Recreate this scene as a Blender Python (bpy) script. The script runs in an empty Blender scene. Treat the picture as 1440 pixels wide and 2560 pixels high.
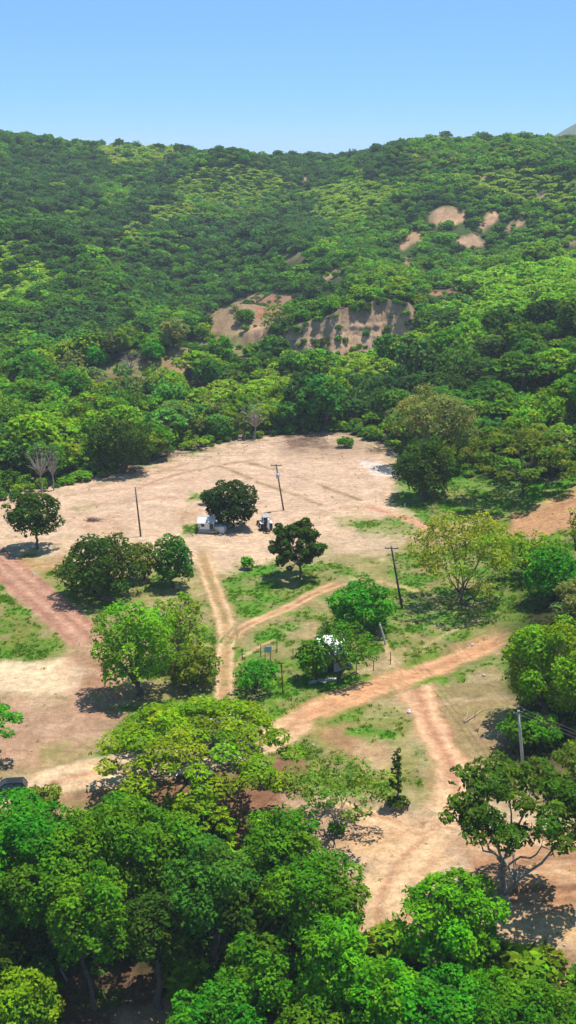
import bpy, math, random
import numpy as np

# ------------------------------------------------------------------ camera, sky, sun, exposure
HC = 72.0                      # camera height above the clearing (m)
FPX = 3000.0                   # focal length in photo pixels (1440 x 2560)
ROWH = 385.0                   # photo row of the true horizon
TH = math.atan((1280.0 - ROWH) / FPX)
CT, ST = math.cos(TH), math.sin(TH)
scene = bpy.context.scene
COL = scene.collection

cam_d = bpy.data.cameras.new('camera')
cam_d.sensor_fit = 'VERTICAL'
cam_d.angle = 2 * math.atan(1280.0 / FPX)
cam_d.clip_start = 1.0
cam_d.clip_end = 20000.0
cam = bpy.data.objects.new('camera', cam_d)
cam.location = (0, 0, HC)
cam.rotation_euler = (math.pi / 2 - TH, 0, 0)
COL.objects.link(cam)
scene.camera = cam

SUN_EL = math.radians(75)
SUN_AZ = math.radians(62)      # from +Y towards +X: behind the scene, a little to the right
world = bpy.data.worlds.new('World')
scene.world = world
world.use_nodes = True
wn = world.node_tree
bg = wn.nodes['Background']
sky = wn.nodes.new('ShaderNodeTexSky')
sky.sky_type = 'NISHITA'
sky.sun_disc = False
sky.sun_elevation = SUN_EL
sky.sun_rotation = SUN_AZ
sky.altitude = 0
sky.air_density = 0.5
sky.dust_density = 0.0
sky.ozone_density = 6.0
tintn = wn.nodes.new('ShaderNodeMix')
tintn.data_type = 'RGBA'
tintn.blend_type = 'MULTIPLY'
tintn.inputs[0].default_value = 1.0
tintn.inputs[7].default_value = (0.66, 0.93, 1.16, 1)
wn.links.new(sky.outputs[0], tintn.inputs[6])
flat_blue = wn.nodes.new('ShaderNodeMix')            # constant blue mixed in: flattens the sky gradient and lifts the fill light
flat_blue.data_type = 'RGBA'
flat_blue.inputs[0].default_value = 0.62
flat_blue.inputs[7].default_value = (1.42, 2.95, 5.0, 1)
wn.links.new(tintn.outputs[2], flat_blue.inputs[6])
wn.links.new(flat_blue.outputs[2], bg.inputs[0])
bg.inputs[1].default_value = 0.118

sun_d = bpy.data.lights.new('sun', 'SUN')
sun_d.energy = 5.0
sun_d.angle = math.radians(0.53)
sun_d.color = (1.0, 0.95, 0.87)
sun = bpy.data.objects.new('sun', sun_d)
sun.rotation_euler = (math.pi / 2 - SUN_EL, 0, math.pi - SUN_AZ)
COL.objects.link(sun)

vs = scene.view_settings
vs.view_transform = 'Standard'
vs.look = 'None'
vs.exposure = 0.68
vs.gamma = 1.0
vs.use_curve_mapping = False
cy = scene.cycles
cy.max_bounces = 5
cy.diffuse_bounces = 3
cy.glossy_bounces = 2
cy.transmission_bounces = 3
cy.volume_bounces = 0
cy.transparent_max_bounces = 4
cy.use_denoising = True
cy.volume_step_rate = 4.0

HAZE = 0.00012
rng = np.random.default_rng(11)
random.seed(11)

# ------------------------------------------------------------------ projection helpers
def project(x, y, z):
    d = z - HC
    Z = y * CT - d * ST
    v = y * ST + d * CT
    Zs = np.where(Z > 1, Z, 1.0)
    return 720 + FPX * x / Zs, 1280 - FPX * v / Zs, Z

def z_of_row(row, y):
    k = (1280.0 - row) / FPX
    return HC + y * (k * CT - ST) / (CT + k * ST)

# ------------------------------------------------------------------ noise
def _hash(ix, iy, seed):
    n = (ix.astype(np.int64) * 374761393 + iy.astype(np.int64) * 668265263 + seed * 974711) & 0x7fffffff
    n = ((n ^ (n >> 13)) * 1274126177) & 0x7fffffff
    return ((n ^ (n >> 16)) & 0xffff) / 65535.0

def vnoise(x, y, seed=0):
    ix, iy = np.floor(x), np.floor(y)
    fx, fy = x - ix, y - iy
    fx = fx * fx * (3 - 2 * fx); fy = fy * fy * (3 - 2 * fy)
    a = _hash(ix, iy, seed); b = _hash(ix + 1, iy, seed)
    c = _hash(ix, iy + 1, seed); d = _hash(ix + 1, iy + 1, seed)
    return (a * (1 - fx) + b * fx) * (1 - fy) + (c * (1 - fx) + d * fx) * fy

def fbm(x, y, scale, octv=4, seed=0):
    x = np.asarray(x, float) / scale; y = np.asarray(y, float) / scale
    s = np.zeros(np.broadcast(x, y).shape); a = 0.5; t = 0
    for o in range(octv):
        s += a * vnoise(x, y, seed + o * 17); t += a
        x = x * 2.03 + 5.1; y = y * 2.03 + 3.7; a *= 0.5
    return s / t            # 0..1

def sstep(a, b, x):
    t = np.clip((x - a) / (b - a), 0, 1)
    return t * t * (3 - 2 * t)

# ------------------------------------------------------------------ terrain height
PXC = [-700, -250, 0, 200, 400, 600, 800, 880, 1000, 1200, 1440, 1700, 2200]
NEAR_Y = [30, 70, 85, 95, 105, 115, 122, 130, 150, 180, 220, 260, 290]
NEAR_Z = {
    -700: [-12, -12, -12, -11, -9, -5, -1, 0, 0, 0, 0, 0, 0],
    -250: [-12, -12, -12, -11, -9, -5, -1, 0, 0, 0, 0, 0, 0],
    0:    [-12, -12, -12, -11, -9, -5, -1.5, 0, 0, 0, 0, 0, 0],
    200:  [-12, -12, -12, -11, -9, -6, -2, 0, 0, 0, 0, 0, 0],
    400:  [-12, -12, -12.5, -12, -10, -6, -2, 0, 0, 0, 0, 0, 0],
    600:  [-13, -13, -13, -12, -10, -6, -1.5, 0, 0, 0, 0, 0, 0],
    800:  [-12, -12, -11, -8, -4, -1, 0, 0, 0, 0, 0, 0, 0],
    880:  [-12, -11, -10, -6, -2, -.3, 0, 0, 0, 0, 0, 0, 0],
    1000: [-11, -10, -8, -3, -.5, 0, 0, 0, 0, 0, 0, 0, 0.5],
    1200: [-10, -9, -7, -2.5, 0, 0, 0, 0, 0, 0, .3, .8, 3],
    1440: [-9, -8, -6, -1.5, .3, .8, .8, 1, 2, 3, 4, 6, 8],
    1700: [-9, -8, -5, 0, 1, 2, 2.5, 3, 5, 7, 10, 13, 16],
    2200: [-9, -8, -5, 0, 1, 2, 4, 5, 8, 12, 17, 22, 26],
}
FAR_Y = [310, 350, 400, 450, 520, 600, 700, 800, 900, 1000, 1150]
FAR_ROW = {
    -700: [1105, 1035, 960, 870, 780, 700, 600, 500, 410, 350, 400],
    -250: [1105, 1035, 960, 880, 800, 725, 640, 540, 430, 326, 400],
    0:    [1105, 1035, 960, 885, 780, 690, 640, 545, 432, 322, 390],
    200:  [1105, 1035, 960, 890, 820, 750, 670, 570, 450, 345, 420],
    400:  [1105, 1035, 955, 890, 830, 770, 680, 560, 460, 364, 440],
    600:  [1100, 1025, 945, 880, 820, 765, 690, 560, 475, 386, 450],
    800:  [1095, 1015, 940, 872, 800, 750, 660, 570, 478, 388, 450],
    880:  [1090, 1005, 930, 860, 790, 740, 640, 530, 412, 398, 450],
    1000: [1080, 990, 915, 845, 770, 705, 590, 455, 338, 395, 450],
    1200: [1050, 945, 850, 775, 725, 690, 570, 445, 344, 390, 450],
    1440: [1000, 880, 770, 705, 695, 640, 540, 435, 352, 390, 450],
    1700: [950, 800, 690, 640, 660, 620, 520, 420, 345, 390, 450],
    2200: [900, 720, 620, 600, 620, 600, 510, 420, 350, 390, 450],
}
TAIL_Y = [1500, 2500, 7000]
TAIL_Z = [30, 15, 10]
allY = np.array(NEAR_Y + FAR_Y + TAIL_Y, float)
tab = []
for p in PXC:
    zz = list(NEAR_Z[p]) + [float(z_of_row(r, y)) for r, y in zip(FAR_ROW[p], FAR_Y)] + TAIL_Z
    tab.append(zz)
tab = np.array(tab, float)
cols = (np.array(PXC, float) - 720) / FPX
LC = np.linspace(-0.52, 0.52, 209)
LU = np.linspace(math.log(30), math.log(7000), 420)
tmpu = np.stack([np.interp(LU, np.log(allY), tab[i]) for i in range(len(PXC))])
lat = np.stack([np.interp(LC, cols, tmpu[:, j]) for j in range(len(LU))], 1)      # (c,u)

def gsm(a, sig, axis):
    r = int(sig * 3) + 1
    k = np.exp(-0.5 * (np.arange(-r, r + 1) / sig) ** 2); k /= k.sum()
    a = np.moveaxis(a, axis, -1)
    pad = np.concatenate([np.repeat(a[..., :1], r, -1), a, np.repeat(a[..., -1:], r, -1)], -1)
    out = sum(k[i] * pad[..., i:i + a.shape[-1]] for i in range(2 * r + 1))
    return np.moveaxis(out, -1, axis)
lat = gsm(gsm(lat, 5, 0), 2.2, 1)

def cliff_y(px):
    # distance of the eroded cliff line, as a function of the photo column it was read from
    wav = 2.0 * np.sin(px * .021 + 1) + .9 * np.sin(px * .063 + 2) + .4 * np.sin(px * .21)
    return wav + np.interp(px, [500, 600, 700, 760, 840, 900, 960, 1040, 1120], [462, 456, 446, 438, 433, 435, 440, 436, 446])

MOUNDS = []      # (x, y, rx, ry, h)

SCARPS = []     # (points along the lip, drop, run-out): the ground steps down on the near side

def height(x, y):
    x = np.asarray(x, float); y = np.asarray(y, float)
    yy = np.clip(y, 30.5, 6900)
    c = np.clip(x / np.maximum(yy, 60), -0.515, 0.515)
    fi = (c - LC[0]) / (LC[1] - LC[0]); fj = (np.log(yy) - LU[0]) / (LU[1] - LU[0])
    i = np.clip(fi.astype(int), 0, len(LC) - 2); j = np.clip(fj.astype(int), 0, len(LU) - 2)
    a, b = fi - i, fj - j
    z = (lat[i, j] * (1 - a) + lat[i + 1, j] * a) * (1 - b) + (lat[i, j + 1] * (1 - a) + lat[i + 1, j + 1] * a) * b
    # cliff step
    px = 720 + FPX * c
    cyy = cliff_y(px)
    win = np.interp(px, [480, 560, 650, 740, 820, 940, 1020, 1085], [0, .2, .45, .7, .92, 1, .8, 0])
    d = yy - cyy
    z = z + 14.5 * win * (.88 + .28 * fbm(x, x * 0 + 3, 13, 3, 88)) * sstep(2.0, 8.5, d) * (1 - sstep(20, 75, d))
    # rolling relief: stronger out in the hills, tiny on the clearing
    far = sstep(455, 640, yy) * (1 - 0.85 * sstep(800, 900, yy))
    spur = 1 - np.abs(2 * fbm(x + 40, y * .75, 120, 2, 3) - 1)
    z = z + far * (spur - 0.62) * 46 + far * (fbm(x, y, 48, 2, 8) - 0.5) * 12
    z = z + (fbm(x, y, 26, 3, 5) - 0.5) * 0.9 + (fbm(x, y, 3.2, 3, 6) - 0.5) * 0.2
    ravine = 1 - sstep(112, 128, yy)
    z = z + ravine * (fbm(x, y, 9, 3, 21) - 0.5) * 2.2
    for lip, drop, run in SCARPS:
        dd = np.interp(x, lip[:, 0], lip[:, 1], left=-1e3, right=-1e3) + (fbm(x, y * 0, 3.0, 3, 27) - .5) * 1.6 - y
        ends = sstep(lip[0, 0], lip[0, 0] + 3, x) * (1 - sstep(lip[-1, 0] - 3, lip[-1, 0], x))
        z = z - drop * ends * sstep(-.1, .55, dd) * (1 - sstep(run * .3, run, dd))
    for (mx, my, rx, ry, h) in MOUNDS:
        q = ((x - mx) / rx) ** 2 + ((y - my) / ry) ** 2
        z = z + h * np.exp(-q * 1.4)
    return z

def ground(px, row):
    """first hit of the photo ray through (px,row) with the terrain"""
    t = np.concatenate([np.arange(40, 330, 0.25), np.arange(330, 1400, 1.0)])
    u = (px - 720) / FPX; w = -(row - 1280) / FPX
    dx, dy, dz = u, CT + w * ST, -ST + w * CT
    x, y, z = dx * t, dy * t, HC + dz * t
    hgt = height(x, y)
    b = np.nonzero(z <= hgt)[0]
    k = b[0] if len(b) else len(t) - 1
    return np.array([x[k], y[k], float(hgt[k])])

for lip_px, drop, run in (([(835, 1982), (900, 1992), (1000, 2012), (1090, 2030)], .9, 9), ([(1150, 2352), (1260, 2366), (1340, 2376), (1440, 2384), (1640, 2390)], 1.7, 40),
                          ([(985, 1662), (1100, 1628), (1180, 1600), (1270, 1570)], .55, 12), ([(740, 1812), (830, 1782), (960, 1742)], -.35, 6),
                          ([(300, 1925), (420, 1905), (560, 1880)], .5, 14), ([(1140, 2090), (1260, 2075), (1440, 2064), (1640, 2060)], .7, 8)):
    SCARPS.append((np.array([ground(a, b)[:2] for a, b in lip_px]), drop, run))
for (px, row, rx, ry, h) in [(335, 940, 44, 15, 10), (590, 820, 22, 13, 8), (575, 478, 42, 30, 22), (400, 545, 34, 26, 9), (20, 690, 40, 36, 12), (330, 470, 22, 60, -10), (760, 560, 26, 70, -9), (1000, 420, 26, 22, 6),
                              (1118, 552, 15, 9, 6), (1208, 560, 9, 8, 4), (1176, 605, 10, 7, 4), (1022, 606, 9, 7, 3), (1285, 562, 9, 7, 3)]:
    g = ground(px, row)
    MOUNDS.append((g[0], g[1] + ry * .5, rx, ry, h))

# ------------------------------------------------------------------ ground colours (of the soil and the turf themselves)
LIT = 1.66
def lin(c):
    c = np.asarray(c, float) / 255.0
    return np.where(c <= 0.04045, c / 12.92, ((c + 0.055) / 1.055) ** 2.4)
def C(r, g, b, k=1.0):
    return np.clip(lin((r, g, b)) / LIT * k, 0, 0.8)

SAND = C(210, 178, 146); PALE = C(226, 198, 160); RED = C(186, 140, 114); ORANGE = C(196, 146, 106)
GRASS = C(104, 134, 40); BRIGHT = C(74, 140, 18); OLIVE = C(142, 140, 74); DUST = C(182, 144, 116)
FOREST = C(62, 66, 34); ROADC = C(210, 156, 112); PINK = C(210, 176, 150); WHITE = C(224, 206, 190); BROWN = C(132, 98, 72)
SCAR = C(204, 164, 128)

EDGE = np.array([(-700, 1330), (-200, 1290), (0, 1262), (60, 1250), (140, 1226), (250, 1200), (340, 1168), (420, 1146), (480, 1132), (600, 1106), (700, 1096),
                 (780, 1088), (850, 1080), (900, 1096), (985, 1130), (1020, 1215), (1100, 1205), (1200, 1195), (1300, 1208), (1440, 1190), (1800, 1150)], float)

# (polygon in photo pixels, colour, strength, feather px)
PATCH = [
    # broad areas first
    ([(-100, 1240), (350, 1160), (600, 1100), (850, 1085), (990, 1130), (1010, 1250), (1060, 1310), (900, 1420), (700, 1450), (560, 1430), (480, 1400), (160, 1400), (-100, 1400)], SAND, 1.0, 40),
    ([(150, 1225), (600, 1110), (980, 1140), (990, 1250), (700, 1290), (200, 1300)], PINK, .55, 50),
    ([(420, 1340), (660, 1350), (660, 1400), (560, 1420), (470, 1400)], SAND, .8, 30),
    ([(990, 1190), (1200, 1180), (1440, 1190), (1440, 1240), (1300, 1260), (1060, 1300), (985, 1250)], BRIGHT, .75, 24),
    ([(1000, 1230), (1260, 1240), (1060, 1310)], GRASS, .6, 20),
    ([(1280, 1290), (1440, 1222), (1600, 1200), (1600, 1330), (1440, 1330), (1340, 1345), (1250, 1340)], ORANGE, .95, 14),
    ([(1050, 1500), (1240, 1440), (1330, 1400), (1330, 1560), (1180, 1620), (1060, 1560)], GRASS, .6, 40),
    ([(985, 1500), (1130, 1490), (1150, 1560), (1010, 1580)], BRIGHT, .7, 24),
    ([(560, 1450), (690, 1410), (760, 1400), (840, 1400), (900, 1440), (760, 1500), (590, 1560)], GRASS, .75, 22),
    ([(620, 1415), (690, 1410), (700, 1440), (600, 1440)], BRIGHT, .8, 10),
    ([(580, 1490), (700, 1490), (640, 1530), (590, 1530)], BRIGHT, .5, 14),
    ([(610, 1580), (830, 1500), (980, 1480), (1010, 1600), (830, 1700), (690, 1740), (600, 1650)], GRASS, .7, 24),
    ([(615, 1590), (760, 1540), (760, 1570), (640, 1625)], BRIGHT, .75, 12),
    ([(700, 1720), (760, 1690), (930, 1680), (940, 1700), (760, 1735)], BRIGHT, .7, 10),
    ([(700, 1570), (800, 1560), (780, 1600), (720, 1600)], DUST, .6, 14),
    ([(800, 1370), (1000, 1330), (1080, 1390), (1000, 1440), (820, 1450)], OLIVE, .7, 26),
    ([(880, 1310), (1010, 1290), (1040, 1330), (900, 1345)], GRASS, .7, 16),
    ([(840, 1290), (1000, 1290), (1000, 1310), (850, 1320)], OLIVE, .7, 14),
    ([(860, 1340), (1010, 1350), (960, 1385), (830, 1390)], PINK, .7, 16),
    ([(40, 1395), (180, 1385), (190, 1440), (150, 1470), (90, 1440)], C(170, 134, 84), .9, 12),
    ([(90, 1440), (200, 1420), (360, 1480), (300, 1540), (220, 1540)], GRASS, .75, 18),
    ([(-100, 1470), (0, 1480), (90, 1560), (190, 1620), (120, 1645), (-100, 1650)], GRASS, .85, 14),
    ([(-100, 1500), (80, 1560), (60, 1600), (-100, 1610)], C(128, 122, 58), .6, 20),
    ([(330, 1440), (480, 1430), (530, 1500), (520, 1600), (540, 1680), (400, 1700), (380, 1560)], OLIVE, .6, 24),
    ([(480, 1500), (540, 1530), (540, 1600), (500, 1610)], GRASS, .5, 16),
    ([(-100, 1652), (120, 1648), (225, 1652), (215, 1690), (160, 1735), (-100, 1742)], PALE, .95, 8),
    ([(-100, 1745), (160, 1740), (230, 1690), (300, 1800), (280, 1850), (60, 1920), (-100, 1940)], DUST, .9, 24),
    ([(160, 1650), (240, 1600), (300, 1700), (300, 1800), (220, 1790)], C(172, 124, 98), .7, 26),
    ([(100, 1870), (190, 1850), (160, 1900), (110, 1905)], OLIVE, .6, 14),
    ([(220, 1740), (330, 1760), (260, 1790)], GRASS, .5, 14),
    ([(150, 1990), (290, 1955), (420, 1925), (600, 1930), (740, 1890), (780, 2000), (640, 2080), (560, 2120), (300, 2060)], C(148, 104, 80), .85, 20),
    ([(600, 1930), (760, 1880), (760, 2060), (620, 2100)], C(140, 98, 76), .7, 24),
    ([(745, 1800), (960, 1745), (1010, 1760), (1080, 1950), (1000, 1990), (860, 1920), (750, 1840)], OLIVE, .7, 22),
    ([(790, 1820), (960, 1830), (960, 1900), (880, 1910)], C(176, 128, 96), .7, 22),
    ([(870, 1830), (950, 1815), (1000, 1840), (930, 1860)], BRIGHT, .8, 10),
    ([(800, 1790), (950, 1755), (900, 1790)], GRASS, .6, 12),
    ([(1010, 1860), (1040, 1850), (1080, 1940), (1060, 1960)], C(166, 156, 112), .7, 10),
    ([(1100, 1720), (1230, 1660), (1280, 1700), (1270, 1850), (1190, 1870), (1120, 1790)], C(166, 138, 102), .8, 24),
    ([(1110, 1770), (1260, 1760), (1230, 1800), (1150, 1800)], OLIVE, .5, 20),
    ([(990, 1590), (1240, 1560), (1240, 1590), (1050, 1640), (985, 1650)], OLIVE, .7, 20),
    ([(1090, 1610), (1180, 1575), (1150, 1610), (1080, 1640)], GRASS, .7, 12),
    # lower right sand
    ([(700, 2000), (860, 1990), (1080, 2030), (1200, 2000), (1600, 2080), (1600, 2460), (1200, 2460), (930, 2400), (900, 2200), (790, 2110)], SAND, .9, 26),
    ([(830, 2030), (1080, 2060), (1120, 2160), (960, 2300), (960, 2400), (1600, 2340), (1600, 2300), (1260, 2300), (1000, 2200), (860, 2110)], C(220, 178, 130), .85, 24),
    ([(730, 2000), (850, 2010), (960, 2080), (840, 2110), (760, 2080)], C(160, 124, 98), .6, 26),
    ([(1120, 2100), (1440, 2080), (1600, 2090), (1600, 2290), (1300, 2280), (1180, 2260)], C(184, 134, 94), .8, 26),
    ([(960, 2260), (1600, 2290), (1600, 2350), (960, 2400)], C(218, 178, 124), .7, 16),
    ([(1180, 2365), (1600, 2360), (1600, 2460), (1260, 2470)], C(200, 150, 106), .8, 16),
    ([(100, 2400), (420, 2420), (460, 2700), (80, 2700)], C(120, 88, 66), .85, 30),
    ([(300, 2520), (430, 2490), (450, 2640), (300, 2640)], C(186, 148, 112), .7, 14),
    ([(200, 2470), (310, 2470), (300, 2510), (210, 2510)], C(64, 96, 28), .6, 12),
    # clearing details
    ([(890, 1152), (985, 1162), (1000, 1190), (930, 1186)], WHITE, .9, 4),
    ([(680, 1110), (870, 1095), (960, 1130), (860, 1150), (700, 1140)], C(166, 136, 112), .6, 16),
    ([(720, 1080), (800, 1080), (830, 1120), (730, 1125)], C(104, 78, 62), .75, 12),
    ([(470, 1232), (520, 1238), (510, 1256), (470, 1256)], GRASS, .7, 6),
    ([(452, 1316), (495, 1314), (490, 1338), (455, 1340)], GRASS, .7, 5),
    ([(180, 1260), (240, 1262), (230, 1280), (190, 1280)], OLIVE, .6, 10),
    ([(150, 1300), (280, 1290), (330, 1330), (200, 1345)], C(192, 152, 120), .5, 16),
    ([(440, 1270), (500, 1270), (490, 1305), (440, 1310)], C(176, 140, 104), .6, 14),
    # mid ridge and far hills: bare slopes
    ([(500, 800), (560, 765), (640, 735), (700, 735), (740, 745), (690, 790), (650, 870), (600, 850), (520, 830)], C(170, 140, 108), .9, 8),
    ([(470, 850), (620, 830), (640, 880), (500, 900), (380, 905)], C(150, 140, 90), .8, 12),
    ([(640, 745), (760, 735), (700, 790), (640, 800)], C(168, 116, 88), .8, 8),
    ([(600, 815), (660, 800), (660, 870), (620, 860)], C(196, 158, 124), .9, 6),
    ([(150, 945), (250, 912), (420, 900), (540, 870), (500, 900), (460, 940), (330, 945), (230, 950)], C(152, 146, 92), .95, 8),
    ([(410, 900), (470, 900), (460, 950), (420, 940)], C(176, 134, 104), .9, 6),
    ([(230, 935), (340, 925), (330, 950), (240, 955)], C(124, 100, 74), .6, 6),
    ([(700, 740), (1060, 740), (1060, 900), (690, 900)], C(158, 124, 100), .9, 10),
    ([(1070, 540), (1095, 522), (1125, 516), (1155, 532), (1165, 552), (1140, 562), (1110, 560), (1080, 566)], SCAR, 1, 4),
    ([(1195, 565), (1210, 545), (1230, 520), (1245, 530), (1238, 555), (1212, 575)], SCAR, .95, 4),
    ([(1255, 572), (1270, 560), (1310, 548), (1312, 562), (1270, 580)], SCAR, .85, 4),
    ([(1135, 612), (1150, 590), (1175, 580), (1200, 592), (1212, 612), (1185, 618)], C(196, 160, 128), .95, 4),
    ([(994, 620), (1005, 600), (1030, 580), (1055, 578), (1055, 600), (1030, 606), (1008, 622)], C(188, 150, 116), .9, 4),
    ([(1195, 440), (1205, 428), (1220, 432), (1218, 448), (1205, 450)], SCAR, .9, 4),
    ([(1340, 490), (1350, 478), (1366, 480), (1362, 498), (1345, 500)], SCAR, .9, 4),
    ([(752, 445), (770, 440), (775, 452), (758, 456)], SCAR, .7, 4),
    ([(800, 690), (850, 672), (850, 690), (810, 700)], SCAR, .7, 5),
    ([(1390, 600), (1450, 590), (1450, 612), (1380, 615)], C(160, 140, 110), .7, 6),
    ([(1010, 650), (1030, 640), (1030, 670), (1012, 680)], C(190, 150, 120), .6, 5),
    ([(1070, 730), (1150, 722), (1150, 752), (1080, 760)], C(170, 124, 98), .9, 5),
    ([(700, 640), (760, 630), (760, 650), (710, 660)], C(150, 126, 96), .6, 6),
]
# thin lines: (points, half width px, colour, strength)
LINES = [
    ([(620, 1158), (700, 1176), (790, 1208), (900, 1250)], 3.0, C(150, 124, 84), .9),
    ([(640, 1205), (720, 1232), (800, 1262)], 3.4, C(150, 124, 84), .8),
    ([(548, 1165), (580, 1178), (628, 1198)], 3.4, C(150, 124, 84), .8),
    ([(340, 1222), (430, 1188), (530, 1166), (640, 1150)], 2.4, C(176, 136, 104), .8),
    ([(200, 1220), (330, 1196), (470, 1160)], 2.4, C(180, 142, 110), .6),
    ([(160, 1240), (420, 1205), (560, 1190), (700, 1188)], 3, C(190, 150, 118), .5),
    ([(150, 1275), (380, 1245), (480, 1240)], 3, C(188, 148, 116), .6),
    ([(200, 1310), (300, 1290), (480, 1285)], 3, C(186, 146, 112), .6),
    ([(720, 1300), (860, 1270), (980, 1262)], 3, C(190, 148, 118), .5),
    ([(450, 1352), (560, 1362), (660, 1380)], 5, PALE, .5),
    ([(592, 1665), (605, 1645), (640, 1622), (680, 1600)], 3.0, C(206, 158, 120), .9),
    ([(950, 1580), (962, 1612), (975, 1640), (985, 1662)], 6, C(204, 168, 124), .9),
    ([(840, 1475), (950, 1455), (1050, 1478)], 5, C(206, 176, 124), .6),
    ([(1060, 1615), (1110, 1590), (1180, 1550)], 3, C(196, 164, 126), .7),
    ([(1040, 1590), (1075, 1605), (1100, 1600)], 3, C(196, 164, 126), .5),
    ([(940, 2330), (1100, 2320), (1300, 2310), (1600, 2300)], 7, C(226, 190, 138), .7),
    ([(940, 2290), (1040, 2285), (1240, 2276)], 5, C(170, 128, 90), .6),
    ([(940, 2360), (1040, 2352), (1200, 2352)], 4, C(172, 130, 92), .7),
    ([(1180, 2240), (1300, 2226), (1440, 2212), (1600, 2200)], 9, C(130, 92, 64), .8),
    ([(1200, 2196), (1340, 2180), (1600, 2164)], 6, C(216, 176, 130), .6),
    ([(1240, 2262), (1440, 2246), (1600, 2236)], 6, C(146, 106, 74), .8),
    ([(1240, 2284), (1440, 2270), (1600, 2262)], 5, C(160, 118, 82), .7),
    ([(960, 2306), (1200, 2300), (1440, 2290)], 4, C(178, 136, 96), .7),
    ([(950, 2342), (1100, 2338), (1300, 2330), (1600, 2322)], 4, C(180, 138, 98), .7),
    ([(880, 2140), (960, 2110), (1060, 2080)], 4, C(186, 146, 108), .7),
    ([(1000, 2200), (1060, 2140), (1110, 2100)], 5, C(176, 136, 102), .7),
    ([(860, 2095), (960, 2075), (1080, 2085)], 4, C(190, 150, 114), .6),
    ([(980, 2240), (1080, 2170), (1150, 2090)], 4, C(168, 126, 92), .7),
    ([(1180, 2170), (1440, 2140), (1600, 2130)], 6, C(140, 102, 72), .5),
    ([(1150, 2120), (1440, 2110), (1600, 2100)], 6, C(206, 162, 116), .6),
    ([(900, 2190), (1000, 2130), (1100, 2080)], 6, C(226, 190, 142), .6),
    ([(930, 2230), (1040, 2160), (1140, 2100)], 5, C(190, 146, 108), .6),
]

ZONES = [   # (polygon px, tint, scale, fraction) for canopy of its own kind
    ([(440, 450), (520, 420), (620, 418), (700, 440), (720, 480), (600, 520), (500, 510), (450, 480)], (0.136, 0.230, 0.018), .55),
    ([(290, 590), (380, 520), (480, 500), (500, 540), (380, 580), (300, 620)], (0.136, 0.223, 0.019), .55),
    ([(-300, 620), (60, 610), (140, 660), (130, 720), (20, 780), (-300, 800)], (0.136, 0.250, 0.014), .7),
    ([(400, 1010), (640, 950), (800, 900), (1000, 860), (1110, 850), (1080, 930), (900, 980), (700, 1040), (500, 1060)], (0.131, 0.243, 0.011), .85),
    ([(1040, 800), (1200, 700), (1440, 640), (1700, 600), (1700, 800), (1440, 800), (1200, 860)], (0.115, 0.257, 0.013), 1.0),
    ([(280, 330), (420, 350), (440, 400), (300, 420), (240, 380)], (0.136, 0.209, 0.022), .7),
    ([(760, 480), (900, 450), (1000, 480), (900, 560), (800, 560)], (0.115, 0.216, 0.018), .85),
    ([(1100, 450), (1300, 430), (1500, 470), (1500, 540), (1240, 500)], (0.120, 0.209, 0.018), .85),
]

def seg_dist(px, py, a, b):
    ax, ay = a; bx, by = b
    vx, vy = bx - ax, by - ay
    L = vx * vx + vy * vy + 1e-9
    t = np.clip(((px - ax) * vx + (py - ay) * vy) / L, 0, 1)
    return np.hypot(px - ax - t * vx, py - ay - t * vy)

def poly_sd(px, py, poly):
    """signed distance, inside positive"""
    d = np.full(px.shape, 1e9); ins = np.zeros(px.shape, bool)
    n = len(poly)
    for i in range(n):
        a, b = poly[i], poly[(i + 1) % n]
        d = np.minimum(d, seg_dist(px, py, a, b))
        c = ((a[1] > py) != (b[1] > py)) & (px < (b[0] - a[0]) * (py - a[1]) / ((b[1] - a[1]) if b[1] != a[1] else 1e-9) + a[0])
        ins ^= c
    return np.where(ins, d, -d)

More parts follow.
